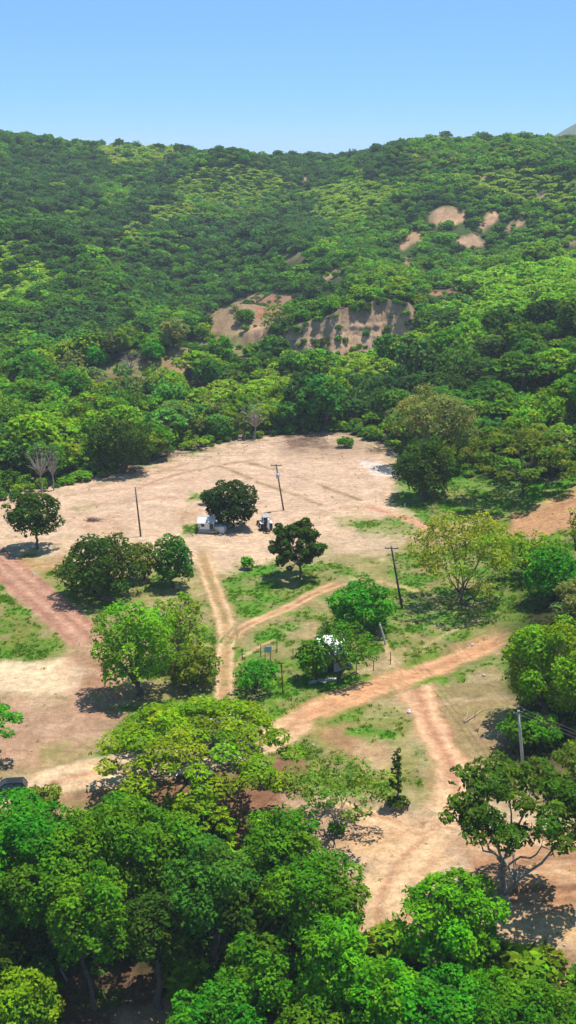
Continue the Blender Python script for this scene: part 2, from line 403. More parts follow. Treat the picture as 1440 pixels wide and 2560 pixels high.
def ground_colour(x, y, z):
    px, row, Z = project(x, y, z)
    k = np.clip(Z / 200.0, .4, 4)
    wob = 9.0 / k
    pw = px + (fbm(x, y, 5, 3, 31) - .5) * 5 * wob
    rw = row + (fbm(x, y, 5, 3, 47) - .5) * 2.6 * wob
    n1 = fbm(x, y, 14, 4, 61); n2 = fbm(x, y, 3, 3, 71)
    col = np.empty(x.shape + (3,)); 
    base = OLIVE * 0.5 + DUST * 0.5
    col[:] = base
    g = sstep(.48, .66, n1)[..., None]
    col = col * (1 - g) + GRASS * g
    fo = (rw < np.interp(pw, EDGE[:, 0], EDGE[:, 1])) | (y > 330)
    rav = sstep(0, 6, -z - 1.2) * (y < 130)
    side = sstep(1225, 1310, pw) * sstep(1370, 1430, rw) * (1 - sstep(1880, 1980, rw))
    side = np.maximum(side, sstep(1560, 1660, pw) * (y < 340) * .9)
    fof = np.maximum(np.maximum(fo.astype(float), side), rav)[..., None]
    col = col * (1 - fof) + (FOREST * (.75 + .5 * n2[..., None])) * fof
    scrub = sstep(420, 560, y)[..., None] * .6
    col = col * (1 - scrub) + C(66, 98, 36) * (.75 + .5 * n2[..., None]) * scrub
    for poly, t, s_ in ZONES:
        P = np.array(poly)
        m = (y > 400) & (y < 1010) & (pw > P[:, 0].min() - 10) & (pw < P[:, 0].max() + 10) & (rw > P[:, 1].min() - 10) & (rw < P[:, 1].max() + 10)
        if m.any():
            w = sstep(-8, 8, poly_sd(pw[m], rw[m], poly))[:, None]
            col[m] = col[m] * (1 - w) + C(104, 146, 44) * (.8 + .4 * n2[m][:, None]) * w
    vis = (Z > 20)
    for poly, c, s, fe in PATCH:
        P = np.array(poly)
        rmin, rmax = P[:, 1].min(), P[:, 1].max()
        m = vis & (pw > P[:, 0].min() - fe) & (pw < P[:, 0].max() + fe) & (rw > rmin - fe) & (rw < rmax + fe)
        if rmax < 1000: m &= (y > 330) & (y < 1010)
        else: m &= (y < 330)
        if not m.any(): continue
        sd = poly_sd(pw[m], rw[m], poly)
        w = sstep(-fe, fe, sd + (n2[m] - .5) * fe * 2.4) * s
        col[m] = col[m] * (1 - w[:, None]) + c * w[:, None]
    for pts, hw, c, s in LINES:
        P = np.array(pts)
        m = vis & (y < 330) & (pw > P[:, 0].min() - 20) & (pw < P[:, 0].max() + 20) & (rw > P[:, 1].min() - 20) & (rw < P[:, 1].max() + 20)
        if not m.any(): continue
        d = np.full(m.sum(), 1e9)
        pm, rm = .6 * px[m] + .4 * pw[m], .6 * row[m] + .4 * rw[m]
        for a, b in zip(pts[:-1], pts[1:]): d = np.minimum(d, seg_dist(pm, rm, a, b))
        w = (1 - sstep(hw * .4, hw * 1.7, d)) * s * sstep(.25, .55, n2[m] * .5 + n1[m] * .5)
        col[m] = col[m] * (1 - w[:, None]) + c * w[:, None]
    gr = sstep(.80, 1.0, col[..., 1] / (col[..., 0] + 1e-6)) * (1 - fof[..., 0]) * (y < 320)
    pg = sstep(.46, .62, fbm(x, y, 4.5, 4, 131)) * gr * .7
    col = col * (1 - pg[..., None]) + (BRIGHT * .62 + GRASS * .38) * pg[..., None]
    pd = sstep(.55, .64, fbm(x, y, 3.4, 4, 151)) * gr * .35
    col = col * (1 - pd[..., None]) + DUST * pd[..., None]
    bare_ = (1 - gr) * (1 - fof[..., 0]) * (y < 320)
    ps = sstep(.56, .66, fbm(x * .6, y * 1.3, 2.4, 4, 171)) * bare_ * .14
    col = col * (1 - ps[..., None]) + col * np.array([.74, .66, .58]) * ps[..., None]
    pl = sstep(.57, .66, fbm(x * .7, y * 1.2, 4.0, 4, 191)) * bare_ * .22
    col = col * (1 - pl[..., None]) + PALE * pl[..., None]
    col = col * (0.86 + 0.28 * n2[..., None])
    # dry patches of the soil
    dry = sstep(.5, .75, fbm(x, y, 7, 4, 91))[..., None] * .22
    col = col * (1 - dry) + col * np.array([.86, .82, .76]) * dry
    return col

# ------------------------------------------------------------------ materials
def mat(name):
    m = bpy.data.materials.new(name); m.use_nodes = True
    nt = m.node_tree
    return m, nt, nt.nodes['Principled BSDF']

def simple(name, col, rough=0.7, metal=0.0, noise=0.0, scale=4.0, bump=0.0):
    m, nt, p = mat(name)
    p.inputs['Base Color'].default_value = (*col, 1)
    p.inputs['Roughness'].default_value = rough
    p.inputs['Metallic'].default_value = metal
    if noise or bump:
        tc = nt.nodes.new('ShaderNodeTexCoord'); n = nt.nodes.new('ShaderNodeTexNoise')
        n.inputs['Scale'].default_value = scale; n.inputs['Detail'].default_value = 5
        nt.links.new(tc.outputs['Object'], n.inputs['Vector'])
        if noise:
            r = nt.nodes.new('ShaderNodeMapRange')
            r.inputs[1].default_value = .3; r.inputs[2].default_value = .7
            r.inputs[3].default_value = 1 - noise; r.inputs[4].default_value = 1 + noise * .5
            mx = nt.nodes.new('ShaderNodeMix'); mx.data_type = 'RGBA'; mx.blend_type = 'MULTIPLY'; mx.inputs[0].default_value = 1
            mx.inputs[6].default_value = (*col, 1)
            nt.links.new(n.outputs[0], r.inputs[0]); nt.links.new(r.outputs[0], mx.inputs[7])
            nt.links.new(mx.outputs[2], p.inputs['Base Color'])
        if bump:
            b = nt.nodes.new('ShaderNodeBump'); b.inputs['Strength'].default_value = bump; b.inputs['Distance'].default_value = .1
            nt.links.new(n.outputs[0], b.inputs['Height']); nt.links.new(b.outputs[0], p.inputs['Normal'])
    return m

def ground_material(name, streak=0.0):
    m, nt, p = mat(name)
    L = nt.links
    at = nt.nodes.new('ShaderNodeAttribute'); at.attribute_name = 'soil'
    geo = nt.nodes.new('ShaderNodeNewGeometry')
    n1 = nt.nodes.new('ShaderNodeTexNoise'); n1.inputs['Scale'].default_value = .9; n1.inputs['Detail'].default_value = 8; n1.inputs['Roughness'].default_value = .68
    n2 = nt.nodes.new('ShaderNodeTexNoise'); n2.inputs['Scale'].default_value = .22; n2.inputs['Detail'].default_value = 6; n2.inputs['Roughness'].default_value = .6
    mp = nt.nodes.new('ShaderNodeMapping'); mp.inputs['Scale'].default_value = (.5, 1.2, 1); mp.inputs['Rotation'].default_value = (0, 0, .25)
    n3 = nt.nodes.new('ShaderNodeTexNoise'); n3.inputs['Scale'].default_value = .6; n3.inputs['Detail'].default_value = 5
    L.new(geo.outputs['Position'], n1.inputs['Vector']); L.new(geo.outputs['Position'], n2.inputs['Vector'])
    L.new(geo.outputs['Position'], mp.inputs[0]); L.new(mp.outputs[0], n3.inputs['Vector'])
    n4 = nt.nodes.new('ShaderNodeTexNoise'); n4.inputs['Scale'].default_value = 3.2; n4.inputs['Detail'].default_value = 4
    L.new(geo.outputs['Position'], n4.inputs['Vector'])
    out = at.outputs['Color']
    for n, lo, hi in ((n1, .68, 1.26), (n2, .84, 1.14), (n3, .90, 1.08), (n4, .80, 1.14)):
        r = nt.nodes.new('ShaderNodeMapRange'); r.inputs[1].default_value = .3; r.inputs[2].default_value = .7
        r.inputs[3].default_value = lo; r.inputs[4].default_value = hi
        L.new(n.outputs[0], r.inputs[0])
        mx = nt.nodes.new('ShaderNodeMix'); mx.data_type = 'RGBA'; mx.blend_type = 'MULTIPLY'; mx.inputs[0].default_value = 1
        L.new(out, mx.inputs[6]); L.new(r.outputs[0], mx.inputs[7]); out = mx.outputs[2]
    L.new(out, p.inputs['Base Color'])
    p.inputs['Roughness'].default_value = .95
    p.inputs['Specular IOR Level'].default_value = .1
    b = nt.nodes.new('ShaderNodeBump'); b.inputs['Strength'].default_value = .7; b.inputs['Distance'].default_value = .25
    L.new(n1.outputs[0], b.inputs['Height']); L.new(b.outputs[0], p.inputs['Normal'])
    return m

M_GROUND = ground_material('soil')

def leaf_material(name, source):
    m = bpy.data.materials.new(name); m.use_nodes = True
    nt = m.node_tree; nt.nodes.clear(); L = nt.links
    out = nt.nodes.new('ShaderNodeOutputMaterial')
    if source == 'object':
        oi = nt.nodes.new('ShaderNodeObjectInfo'); col = oi.outputs['Color']
    else:
        a = nt.nodes.new('ShaderNodeAttribute'); a.attribute_type = 'INSTANCER'; a.attribute_name = 'tint'; col = a.outputs['Color']
    v = nt.nodes.new('ShaderNodeAttribute'); v.attribute_name = 'leafvar'
    mx = nt.nodes.new('ShaderNodeMix'); mx.data_type = 'RGBA'; mx.blend_type = 'MULTIPLY'; mx.inputs[0].default_value = 1
    L.new(col, mx.inputs[6]); L.new(v.outputs['Color'], mx.inputs[7])
    d = nt.nodes.new('ShaderNodeBsdfPrincipled'); d.inputs['Roughness'].default_value = .6; d.inputs['Specular IOR Level'].default_value = .04
    t = nt.nodes.new('ShaderNodeBsdfTranslucent')
    hs = nt.nodes.new('ShaderNodeMix'); hs.data_type = 'RGBA'; hs.blend_type = 'MULTIPLY'; hs.inputs[0].default_value = 1
    hs.inputs[7].default_value = (1.6, 1.5, .5, 1)
    L.new(mx.outputs[2], hs.inputs[6])
    L.new(mx.outputs[2], d.inputs['Base Color']); L.new(hs.outputs[2], t.inputs['Color'])
    ms = nt.nodes.new('ShaderNodeMixShader'); ms.inputs[0].default_value = .32
    L.new(d.outputs[0], ms.inputs[1]); L.new(t.outputs[0], ms.inputs[2]); L.new(ms.outputs[0], out.inputs['Surface'])
    return m

M_LEAF = leaf_material('leaf', 'object')
M_LEAFS = leaf_material('leaf_massed', 'instancer')
M_BARK = simple('bark', (.10, .078, .058), .9, 0, .4, 3, .6)
M_BARKP = simple('pale_bark', (.26, .22, .17), .9, 0, .35, 3, .5)
M_DEAD = simple('dead_wood', (.30, .24, .21), .9, 0, .3, 3, .4)

# ------------------------------------------------------------------ mesh helpers
def mesh_np(name, verts, faces, k, material=None, attr=None, smooth=False):
    """verts (N,3), faces (M,k)"""
    me = bpy.data.meshes.new(name)
    nv, nf = len(verts), len(faces)
    me.vertices.add(nv); me.vertices.foreach_set('co', np.ascontiguousarray(verts, np.float32).ravel())
    me.loops.add(nf * k); me.loops.foreach_set('vertex_index', np.ascontiguousarray(faces, np.int32).ravel())
    me.polygons.add(nf)
    me.polygons.foreach_set('loop_start', np.arange(0, nf * k, k, dtype=np.int32))
    if smooth: me.polygons.foreach_set('use_smooth', np.ones(nf, bool))
    me.update(calc_edges=True)
    if attr is not None:
        nm, data = attr
        a = me.color_attributes.new(nm, 'FLOAT_COLOR', 'POINT')
        d4 = np.ones((nv, 4), np.float32); d4[:, :3] = data
        a.data.foreach_set('color', d4.ravel())
    if material: me.materials.append(material)
    return me

def link(name, data, parent=None, loc=(0, 0, 0), rot=(0, 0, 0)):
    o = bpy.data.objects.new(name, data); COL.objects.link(o)
    o.location = loc; o.rotation_euler = rot
    if parent: o.parent = parent
    return o

def tag(o, label=None, cat=None, group=None, kind=None):
    if label: o['label'] = label
    if cat: o['category'] = cat
    if group: o['group'] = group
    if kind: o['kind'] = kind
    return o

class MB:
    """collects simple solids of ONE part"""
    def __init__(s): s.v = []; s.f = []
    def add(s, v, f):
        b = len(s.v); s.v += [tuple(map(float, p)) for p in v]; s.f += [tuple(b + i for i in q) for q in f]; return s
    def box(s, c, d, rz=0.0, ry=0.0, rx=0.0, taper=1.0):
        hx, hy, hz = d[0] / 2, d[1] / 2, d[2] / 2
        P = np.array([(-hx, -hy, -hz), (hx, -hy, -hz), (hx, hy, -hz), (-hx, hy, -hz), (-hx * taper, -hy * taper, hz), (hx * taper, -hy * taper, hz), (hx * taper, hy * taper, hz), (-hx * taper, hy * taper, hz)])
        for ang, (i, j) in ((rx, (1, 2)), (ry, (2, 0)), (rz, (0, 1))):
            if ang:
                ca, sa = math.cos(ang), math.sin(ang); a, b = P[:, i].copy(), P[:, j].copy()
                P[:, i] = a * ca - b * sa; P[:, j] = a * sa + b * ca
        return s.add(P + np.array(c), [(0, 3, 2, 1), (4, 5, 6, 7), (0, 1, 5, 4), (1, 2, 6, 5), (2, 3, 7, 6), (3, 0, 4, 7)])
    def tube(s, pts, rad, n=7, cap=True):
        pts = np.array(pts, float); rad = np.broadcast_to(np.array(rad, float), (len(pts),))
        V, F = tube_arrays(pts, rad, n)
        b = len(s.v); s.add(V, F)
        if cap:
            s.f.append(tuple(b + i for i in range(n))[::-1]); s.f.append(tuple(b + (len(pts) - 1) * n + i for i in range(n)))
        return s
    def prism(s, prof, y0, y1, inset=None):
        """profile in xz extruded along y; inset: (xz) profile for outer ends"""
        n = len(prof)
        v = [(p[0], y0, p[1]) for p in prof] + [(p[0], y1, p[1]) for p in prof]
        f = [tuple(range(n)), tuple(range(2 * n - 1, n - 1, -1))] + [(i, i + n, (i + 1) % n + n, (i + 1) % n) for i in range(n)]
        return s.add(v, f)
    def build(s, name, material, parent=None, smooth=False, loc=(0, 0, 0), rot=(0, 0, 0), bevel=0.0):
        me = bpy.data.meshes.new(name); me.from_pydata(s.v, [], s.f); me.update()
        me.materials.append(material)
        if smooth: me.polygons.foreach_set('use_smooth', np.ones(len(me.polygons), bool))
        o = link(name, me, parent, loc, rot)
        if bevel:
            b = o.modifiers.new('bevel', 'BEVEL'); b.width = bevel; b.segments = 2
        return o

def tube_arrays(pts, rad, n):
    m = len(pts)
    d = np.gradient(pts, axis=0); d /= np.linalg.norm(d, axis=1)[:, None] + 1e-9
    up = np.where(np.abs(d[:, 2:3]) > .9, np.array([[1., 0, 0]]), np.array([[0, 0, 1.]]))
    a = np.cross(d, up); a /= np.linalg.norm(a, axis=1)[:, None] + 1e-9
    b = np.cross(d, a)
    th = np.linspace(0, 2 * np.pi, n, endpoint=False)
    V = pts[:, None] + rad[:, None, None] * (np.cos(th)[None, :, None] * a[:, None] + np.sin(th)[None, :, None] * b[:, None])
    F = [(i * n + j, i * n + (j + 1) % n, (i + 1) * n + (j + 1) % n, (i + 1) * n + j) for i in range(m - 1) for j in range(n)]
    return V.reshape(-1, 3), F

# ------------------------------------------------------------------ terrain sheet
xs = np.concatenate([-np.geomspace(4000, 82, 34)[:-1], np.arange(-82, 82.01, .55), np.geomspace(82, 4000, 34)[1:]])
xf = np.concatenate([np.arange(-330, 331, 3.0)])
xs = np.unique(np.round(np.concatenate([xs, xf[np.abs(xf) > 84]]), 3))
ys = np.concatenate([np.linspace(-400, 60, 16)[:-1], np.arange(60, 84, 2), np.arange(84, 325, .55), np.arange(326, 480, 1.6), np.arange(480, 1060, 3.2), np.geomspace(1062, 6900, 24)])
X, Y = np.meshgrid(xs, ys)
Zt = height(X, Y)
# bare soil sits lower in wheel-worn spots, turf a little higher
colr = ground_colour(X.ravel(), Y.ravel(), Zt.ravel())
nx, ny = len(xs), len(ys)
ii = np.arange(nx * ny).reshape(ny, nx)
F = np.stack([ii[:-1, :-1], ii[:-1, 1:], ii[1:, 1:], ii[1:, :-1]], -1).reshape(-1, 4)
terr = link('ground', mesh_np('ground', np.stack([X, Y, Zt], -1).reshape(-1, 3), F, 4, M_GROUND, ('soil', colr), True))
tag(terr, 'bare sandy clearing with worn turf and wooded hills around it', 'ground', kind='structure')

# ------------------------------------------------------------------ roads and tracks, draped as sheets of their own
def smooth_path(P, step=.8):
    P = np.array(P, float)
    t = np.arange(len(P)); out = []
    for i in range(len(P) - 1):
        p0, p1, p2, p3 = P[max(i - 1, 0)], P[i], P[i + 1], P[min(i + 2, len(P) - 1)]
        n = max(2, int(np.linalg.norm(p2 - p1) / step))
        for u in np.linspace(0, 1, n, endpoint=False):
            out.append(.5 * ((2 * p1) + (-p0 + p2) * u + (2 * p0 - 5 * p1 + 4 * p2 - p3) * u * u + (-p0 + 3 * p1 - 3 * p2 + p3) * u ** 3))
    out.append(P[-1]); return np.array(out)

def road(name, pxpts, widths, colour, ruts, label, edge=.22, rutw=.26, mid=None, ns=25, lift=.035, pale=None):
    """pxpts: photo pixels of the centre line; ruts: list of (offset in half widths, colour, strength)"""
    P = [ground(a, b)[:2] for a, b in pxpts]
    path = smooth_path(P)
    cum = np.concatenate([[0], np.cumsum(np.linalg.norm(np.diff(path, axis=0), axis=1))])
    key = np.array([cum[np.argmin(np.linalg.norm(path - p, axis=1))] for p in P])
    w = np.interp(cum, key, widths)
    d = np.gradient(path, axis=0); d /= np.linalg.norm(d, axis=1)[:, None]
    nrm = np.stack([-d[:, 1], d[:, 0]], 1)
    s = np.linspace(-1, 1, ns)
    wl = w * (1 + (fbm(cum, cum * 0, 4, 3, 5) - .5) * .35); wr = w * (1 + (fbm(cum, cum * 0 + 50, 4, 3, 9) - .5) * .35)
    off = np.where(s[None] < 0, s[None] * wl[:, None], s[None] * wr[:, None]) / 2
    x = path[:, 0:1] + nrm[:, 0:1] * off; y = path[:, 1:2] + nrm[:, 1:2] * off
    z = height(x, y)
    base = ground_colour(x.ravel(), y.ravel(), z.ravel()).reshape(x.shape + (3,))
    col = np.empty_like(base); col[:] = colour
    if pale is not None:
        fr = sstep(.42, .62, cum / cum[-1])[:, None, None]
        col = col * (1 - fr) + pale * fr
    nn = fbm(x, y, 2.2, 4, 15); n3 = fbm(cum[:, None] / 7 + 0 * x, off, .55, 3, 77)
    col = col * (.84 + .32 * nn[..., None])
    col = col * (.80 + .40 * n3[..., None])
    if mid is not None:
        mw = np.exp(-(s / .22) ** 2)[None] * sstep(.35, .6, fbm(x, y, 2.0, 3, 33)) * .8
        col = col * (1 - mw[..., None]) + mid * mw[..., None]
    dz = np.zeros_like(x)
    for o, c, st in ruts:
        o2 = o + (fbm(cum, cum * 0 + o * 31, 14, 2, 3) - .5) * .16
        q = np.exp(-((s[None] - o2[:, None]) / (rutw * .5)) ** 2)
        rw = q * st * (.45 + .75 * nn)
        rw = np.clip(rw, 0, 1)
        col = col * (1 - rw[..., None]) + c * rw[..., None]
        dz -= q * .035
    e = sstep(0, edge * 2, (1 - np.abs(s))[None] - edge * .9 + (fbm(x, y, 1.8, 3, 25) - .35) * edge * 2.2)
    e = e * sstep(0, 4, cum)[:, None] * sstep(0, 4, cum[-1] - cum)[:, None]
    col = base * (1 - e[..., None]) + col * e[..., None]
    z = z + lift + dz * .8 + .03 * np.exp(-((np.abs(s)[None] - .68) / .1) ** 2)
    z = z - (lift + .012) * sstep(.86, 1.0, np.abs(s))[None]
    m, n = x.shape
    k = np.arange(m * n).reshape(m, n)
    Fq = np.stack([k[:-1, :-1], k[:-1, 1:], k[1:, 1:], k[1:, :-1]], -1).reshape(-1, 4)[:, ::-1]
    o = link(name, mesh_np(name, np.stack([x, y, z], -1).reshape(-1, 3), Fq, 4, M_GROUND, ('soil', col.reshape(-1, 3)), True))
    tag(o, label, 'road' if 'road' in name else 'track', kind='structure')
    return o

road('dirt_road', [(1290, 1590), (1235, 1608), (1130, 1655), (1010, 1695), (880, 1742), (770, 1790), (690, 1845), (600, 1875), (480, 1890), (330, 1915), (180, 1945), (60, 1975), (-120, 2010)],
     [7.6, 7.6, 7.8, 7.8, 7.8, 8.2, 9, 9.5, 9.5, 9, 8.5, 8, 8], ROADC, [(-.45, C(226, 178, 132), .7), (.4, C(222, 174, 128), .6), (-.8, C(176, 122, 88), .7), (.8, C(190, 140, 104), .4)],
     'orange dirt road curving across the foreground below the white hut', mid=C(190, 140, 102), lift=.05, pale=PALE)
road('red_dirt_road', [(-90, 1340), (0, 1405), (60, 1460), (120, 1510), (180, 1560), (240, 1620)], [8, 8, 8, 8, 8, 9],
     RED, [(-.55, C(164, 112, 88), .7), (-.2, C(204, 160, 132), .7), (.12, C(166, 116, 92), .7), (.4, C(202, 156, 130), .7), (.68, C(166, 116, 92), .7)], 'red graded dirt road slanting in from the left edge', edge=.1, lift=.045)
road('wheel_track', [(500, 1372), (520, 1430), (540, 1490), (562, 1550), (566, 1610), (562, 1670), (560, 1740), (560, 1800)], [4.6, 4.6, 4.4, 4.4, 4.2, 4.2, 4.2, 4.2],
     C(186, 148, 104), [(-.48, C(226, 190, 146), .95), (.5, C(226, 190, 146), .95)], 'pair of sandy wheel ruts leading up to the white shed', mid=C(150, 138, 88), rutw=.4)
road('branch_track', [(570, 1610), (600, 1575), (660, 1545), (730, 1515), (800, 1478), (870, 1452)], [3.4, 3.4, 3.4, 3.6, 4, 4],
     C(196, 152, 110), [(-.4, C(220, 178, 134), .9), (.45, C(220, 178, 134), .9)], 'narrow sandy track branching right between patches of grass', mid=C(160, 122, 88), rutw=.36)
road('side_track', [(1030, 1700), (1050, 1745), (1072, 1800), (1100, 1860), (1130, 1930), (1135, 2000), (1090, 2070), (1020, 2140), (960, 2230), (950, 2330), (970, 2420)], [11, 8, 7, 7, 8, 9, 9, 9, 9, 9, 9],
     C(210, 162, 124), [(-.4, C(228, 186, 144), .8), (.3, C(228, 186, 144), .8), (0, C(178, 126, 96), .8), (.66, C(176, 124, 94), .7), (-.72, C(180, 128, 98), .6)], 'pinkish dirt track dropping from the orange road to the sand', edge=.25, pale=C(224, 188, 144))
road('lower_track', [(780, 2015), (870, 2020), (960, 2045), (1080, 2062), (1200, 2075), (1330, 2095), (1500, 2110)], [3, 4, 4.5, 5, 5, 5, 5],
     C(206, 164, 124), [(-.42, C(234, 200, 160), .95), (.38, C(234, 200, 160), .95), (0, C(176, 132, 98), .6)], 'pale sandy track running right behind the tall forked tree', edge=.3)
road('upper_track', [(900, 1262), (960, 1280), (1010, 1296), (1055, 1315), (1085, 1340)], [3.5, 4, 4.4, 4.4, 4],
     C(206, 152, 120), [(-.3, C(214, 170, 136), .7), (.4, C(212, 166, 130), .7)], 'reddish track leaving the clearing beside the green verge', edge=.3)

# ------------------------------------------------------------------ cliff and distant hill
CLIFF_PLANTS = []
def cliff():
    n, mm = 170, 34
    px = np.linspace(670, 1052, n)
    yb = cliff_y(px) - .6
    x0 = (px - 720) / FPX * yb
    V = np.zeros((mm, n, 3)); colr = np.zeros((mm, n, 3))
    zb = height(x0, yb - 3) - 2.5
    zt = height(x0, yb + 9.5) + .2 + (fbm(x0, x0 * 0, 6, 3, 12) - .5) * 2.4
    win = sstep(670, 720, px) * (1 - sstep(1030, 1052, px))
    for i in range(mm):
        t = i / (mm - 1)
        z = zb + (zt - zb) * t
        gul = (fbm(x0, z * .12, 4.2, 3, 14) - .5) * 2.4 + (fbm(x0, z * .9, 1.3, 3, 18) - .5) * 1.4
        led = (fbm(z, x0 * .08, 2.4, 2, 41) - .5) * .9
        yy = yb + t * 7.5 + (gul + led) * (.35 + .65 * math.sin(math.pi * min(1, t * 1.1))) - (1 - t) ** 3 * 3.0 - 1.2
        yy = yy + (1 - win) * 5
        V[i] = np.stack([x0, yy, z], 1)
        st = fbm(z * 1.0, x0 * .05, 1.7, 3, 55)[:, None]; nn = fbm(x0, z, 2.6, 4, 66)[:, None]
        c = (C(214, 182, 148) * (.72 + .5 * nn) * (1 - st) + C(190, 150, 116) * (.8 + .4 * nn) * st) * (.88 + .26 * fbm(x0, z * .1, 2.2, 3, 23))[:, None]
        w = sstep(.5, .75, fbm(x0 + z, z, 6, 3, 99))[:, None] * sstep(.5, .0, np.array([t]))[:, None]
        c = c * (1 - w) + C(186, 164, 146) * w
        colr[i] = c
    k = np.arange(mm * n).reshape(mm, n)
    Fq = np.stack([k[:-1, :-1], k[:-1, 1:], k[1:, 1:], k[1:, :-1]], -1).reshape(-1, 4)
    o = link('cliff', mesh_np('cliff', V.reshape(-1, 3), Fq, 4, M_GROUND, ('soil', colr.reshape(-1, 3)), True))
    r_ = np.random.default_rng(5); q_ = r_.integers(0, mm * n, 260); vv_ = V.reshape(-1, 3)[q_]; tt_ = q_ // n / mm
    sel = (r_.uniform(size=260) < np.where(tt_ > .85, .75, np.where(tt_ < .25, .5, .12))) & (np.interp(vv_[:, 0], x0, win) > .3)
    CLIFF_PLANTS.append(vv_[sel])
    tag(o, 'bare brown eroded cliff in the middle of the wooded hills', 'cliff', kind='structure')
cliff()

def distant_hill():
    xx = np.linspace(200, 1700, 160); yy = np.linspace(2500, 3500, 30)
    XX, YY = np.meshgrid(xx, yy)
    top = 72 + (385 - 300) / 3000 * 3000
    zz = 5 + (top - 5) * sstep(420, 760, XX) * np.exp(-((YY - 3000) / 280) ** 2) * (.92 + .16 * fbm(XX, YY, 280, 4, 3))
    k = np.arange(XX.size).reshape(XX.shape)
    Fq = np.stack([k[:-1, :-1], k[:-1, 1:], k[1:, 1:], k[1:, :-1]], -1).reshape(-1, 4)
    o = link('distant_hill', mesh_np('distant_hill', np.stack([XX, YY, zz], -1).reshape(-1, 3), Fq, 4, simple('far_woods', (.05, .08, .035), .9, 0, .3, .01), None, True))
    tag(o, 'faint blue hill far off on the right horizon', 'hill', kind='structure')
distant_hill()

# ------------------------------------------------------------------ trees
def bezier(a, b, c, n=6):
    t = np.linspace(0, 1, n)[:, None]
    return (1 - t) ** 2 * a + 2 * t * (1 - t) * b + t * t * c

